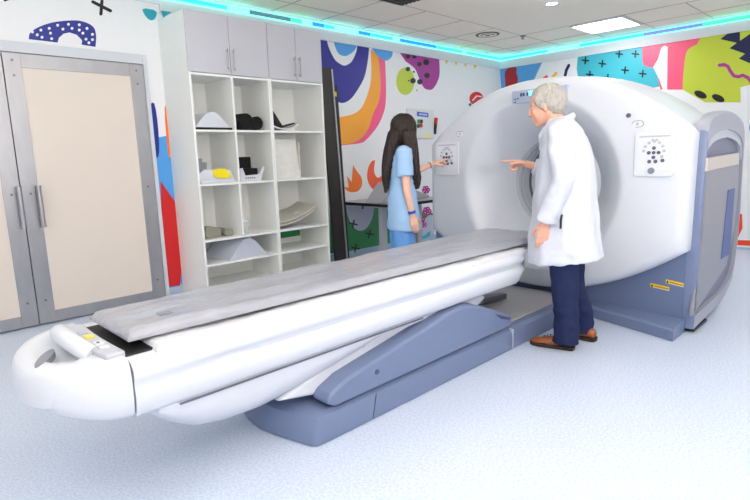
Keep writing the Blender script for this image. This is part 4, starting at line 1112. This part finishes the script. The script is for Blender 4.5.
# ---------------------------------------------------------------- the woman
G = Frame(-4.42, -1.90, -35)
S_ = .965
r_sh, r_el, r_wr = G(-.01, -.165, 1.275), G(.0, -.205, .985), G(.045, -.195, .785)
l_sh, l_el, l_wr = G(.02, .155, 1.275), V((-4.12, -1.80, 1.12)), V((-3.993, -1.872, 1.172))
bm = B()
gm, gax = head(bm, G, (.04, 0, 1.462), yaw=8, tilt=8, k=.97, neck_to=G(.0, 0, 1.29), female=True)
caps(bm, G(0, 0, 1.24), G(0, 0, 1.0), .095, .085); caps(bm, G(0, -.11, 1.25), G(0, .11, 1.25), .05, .05); caps(bm, G(0, 0, 1.0), G(0, 0, .86), .08, .09); caps(bm, G(0, -.05, .84), G(0, .05, .84), .085, .085)
for s in (-1, 1):
    chain(bm, [G(0, s*.08, .82), G(.02, s*.085, .46), G(-.02, s*.09, .08)], [.08, .05, .035]); caps(bm, G(-.03, s*.09, .045), G(.12, s*.095, .03), .034, .026)
chain(bm, [r_sh, r_el, r_wr], [.042, .031, .022]); chain(bm, [l_sh, l_el, l_wr], [.042, .031, .022])
hand(bm, r_wr, G.f*.18+V((0, 0, -1)), G.l, G.f, ((12, 20, 12), (15, 24, 14), (18, 26, 16), (22, 28, 18)), .92)
hand(bm, l_wr, V((.85, -.30, .30)), V((.2, 0, -1)), V((-.3, -1, .3)), ((2, 6, 4), (25, 35, 20), (35, 45, 30), (42, 50, 35)), .92)
girl = fuse('person', bm, SKIN2, None, .0055, 3, origin=G(0, 0, 0))
tag(girl, 'woman with very long dark hair in light blue scrubs, pressing a button console', 'person')
face_bits(gm, gax, girl, mat('iris_brown', (70, 44, 28), .2))
bm = B()
def gsec(z, f0, rf, rl, n=20): return [G(f0+q.x, q.y, z) for q in ring((0, 0, 0), (rf, 0, 0), (0, rl, 0), n, 2.2)]
loft(bm, [gsec(.66, .02, .135, .185), gsec(.75, .015, .13, .18), gsec(.9, .01, .118, .165), gsec(1.02, .005, .108, .15), gsec(1.14, .005, .108, .155), gsec(1.23, .0, .095, .158), gsec(1.285, .0, .075, .13), gsec(1.32, .0, .06, .07)])
sleeve(bm, [r_sh+V((0, 0, .03)), r_sh.lerp(r_el, .3), r_sh.lerp(r_el, .62)], [.06, .064, .068])
sleeve(bm, [l_sh+V((0, 0, .03)), l_sh.lerp(l_el, .3), l_sh.lerp(l_el, .75)], [.06, .062, .066])
caps(bm, r_sh, r_sh.lerp(l_sh, .3), .056, .06); caps(bm, l_sh, l_sh.lerp(r_sh, .3), .056, .06)
fuse('scrub_top', bm, SCRUB, girl, .008, 4, disp=lambda p: .007*noise.noise(V((p.x*10, p.y*10, p.z*5)))+.004*noise.noise(p*22))
bm = B()
for s in (-1, 1):
    loft(bm, [ring(G(a_, b_, c_), G.f*r_*1.05, G.l*r_*.95, 18) for a_, b_, c_, r_ in ((0, s*.07, .84, .085), (.0, s*.078, .65, .088), (.01, s*.088, .40, .08), (-.01, s*.09, .2, .08), (-.015, s*.09, .055, .082))])
caps(bm, G(0, -.05, .84), G(0, .05, .84), .085, .085)
fuse('scrub_trousers', bm, mat('blue_scrub_trousers', (104, 160, 226), .8, bump=.25, bscale=14), girl, .008, 4, disp=lambda p: .006*noise.noise(V((p.x*12, p.y*12, p.z*8))))
for s in (-1, 1):
    S = Frame(*G(0, s*.09, 0).xy, -35)
    bm = B(); rows = [(-.09, .03, .07), (-.05, .034, .085), (0, .036, .075), (.06, .042, .055), (.11, .04, .045), (.135, .02, .034)]
    loft(bm, [[S(x, w*cos(t), .002+(h)*max(0, sin(t))**.8) for t in [pi*i/12 for i in range(13)]] for x, w, h in rows]); obj('shoe', bm, WHITE, girl, smooth=True, auto=70)
w0 = r_el.lerp(r_wr, .80); w1 = r_el.lerp(r_wr, .90)
obj('wristband', cyl(B(), w0, w1, .031, .030, n=20), mat('wristband_blue', (30, 80, 190), .5), girl, smooth=True)
p = l_el.lerp(l_wr, .86); q = l_el.lerp(l_wr, .90); obj('bracelet', cyl(B(), p, q, .028, .027, n=18), BLACK, girl, smooth=True)
# long straight hair
bm = B()
ell(bm, gm(-.018, 0, .026), (gax(.108, 0, 0), gax(0, .090, 0), gax(0, 0, .102)))
ell(bm, gm(-.058, 0, -.05), (gax(.066, 0, 0), gax(0, .086, 0), gax(0, 0, .12)))
for s in (-1, 1): ell(bm, gm(.015, s*.072, -.02), (gax(.060, 0, 0), gax(0, .028, 0), gax(0, 0, .10)))
hb = lambda f, l, z: G(f, l, z)
for l in (-.075, -.045, -.015, .015, .045, .075):
    chain(bm, [hb(-.045, l*.8, 1.42), hb(-.085, l*.9, 1.30), hb(-.115, l*.9, 1.18), hb(-.125, l*.7, 1.07), hb(-.13, l*.5, .96+.3*abs(l))], [.045, .038, .030, .021, .006])
for df, dl in ((0, 0), (.022, .008), (-.022, .004)):     # lock over the near shoulder, in front
    chain(bm, [hb(.05+df, -.085, 1.42), hb(.065+df, -.105+dl, 1.30), hb(.08+df, -.118+dl, 1.18), hb(.10+df, -.115+dl, 1.08), hb(.11+df*.5, -.105, .99)], [.036, .034, .026, .018, .006])
for df in (0, .02): chain(bm, [hb(.03+df, -.10, 1.38), hb(.02+df, -.135, 1.27), hb(.05+df, -.13, 1.18)], [.03, .024, .008])
chain(bm, [hb(.06, .085, 1.42), hb(.085, .105, 1.28), hb(.11, .11, 1.12), hb(.12, .10, 1.02)], [.036, .034, .022, .008])
def strands(p):
    q = p-G(0, 0, 0); t = math.atan2(q.dot(G.l), q.dot(G.f))
    return .004*sin(t*46+3*noise.noise(p*6))+.003*noise.noise(V((t*12, p.z*2, 0)))
fuse('hair', bm, DARKH, girl, .006, 4, disp=strands)

# ================================================================== LIGHT
for x, y, e in ((-8.2, -6.2, 60), (-6.0, -6.0, 60), (-3.6, -5.6, 60), (-1.2, -4.6, 42), (-8.4, -3.4, 50), (-6.0, -3.9, 45), (-8.2, -1.2, 34), (-5.9, -1.6, 34), (-3.6, -3.6, 30), (-2.9, -1.5, 22)):
    area(x, y, CEIL-.03, .9, .9, e*LP, (1, .985, .965))
# unseen up-light, added to brighten the ceiling and bounce soft light down
area(-7.2, -5.9, 1.5, .3, .3, FL, (1, .96, .91), (radians(180-25), 0, radians(-45)), 'added_uplight')
w = bpy.data.worlds.new('world'); SC.world = w; w.use_nodes = True
w.node_tree.nodes['Background'].inputs[0].default_value = (.9, .95, 1, 1); w.node_tree.nodes['Background'].inputs[1].default_value = .3
vs = SC.view_settings; vs.view_transform = 'Standard'; vs.look = 'None'; vs.gamma = 1; vs.exposure = EXPO; vs.use_curve_mapping = False
SC.cycles.max_bounces = 10; SC.cycles.diffuse_bounces = 6
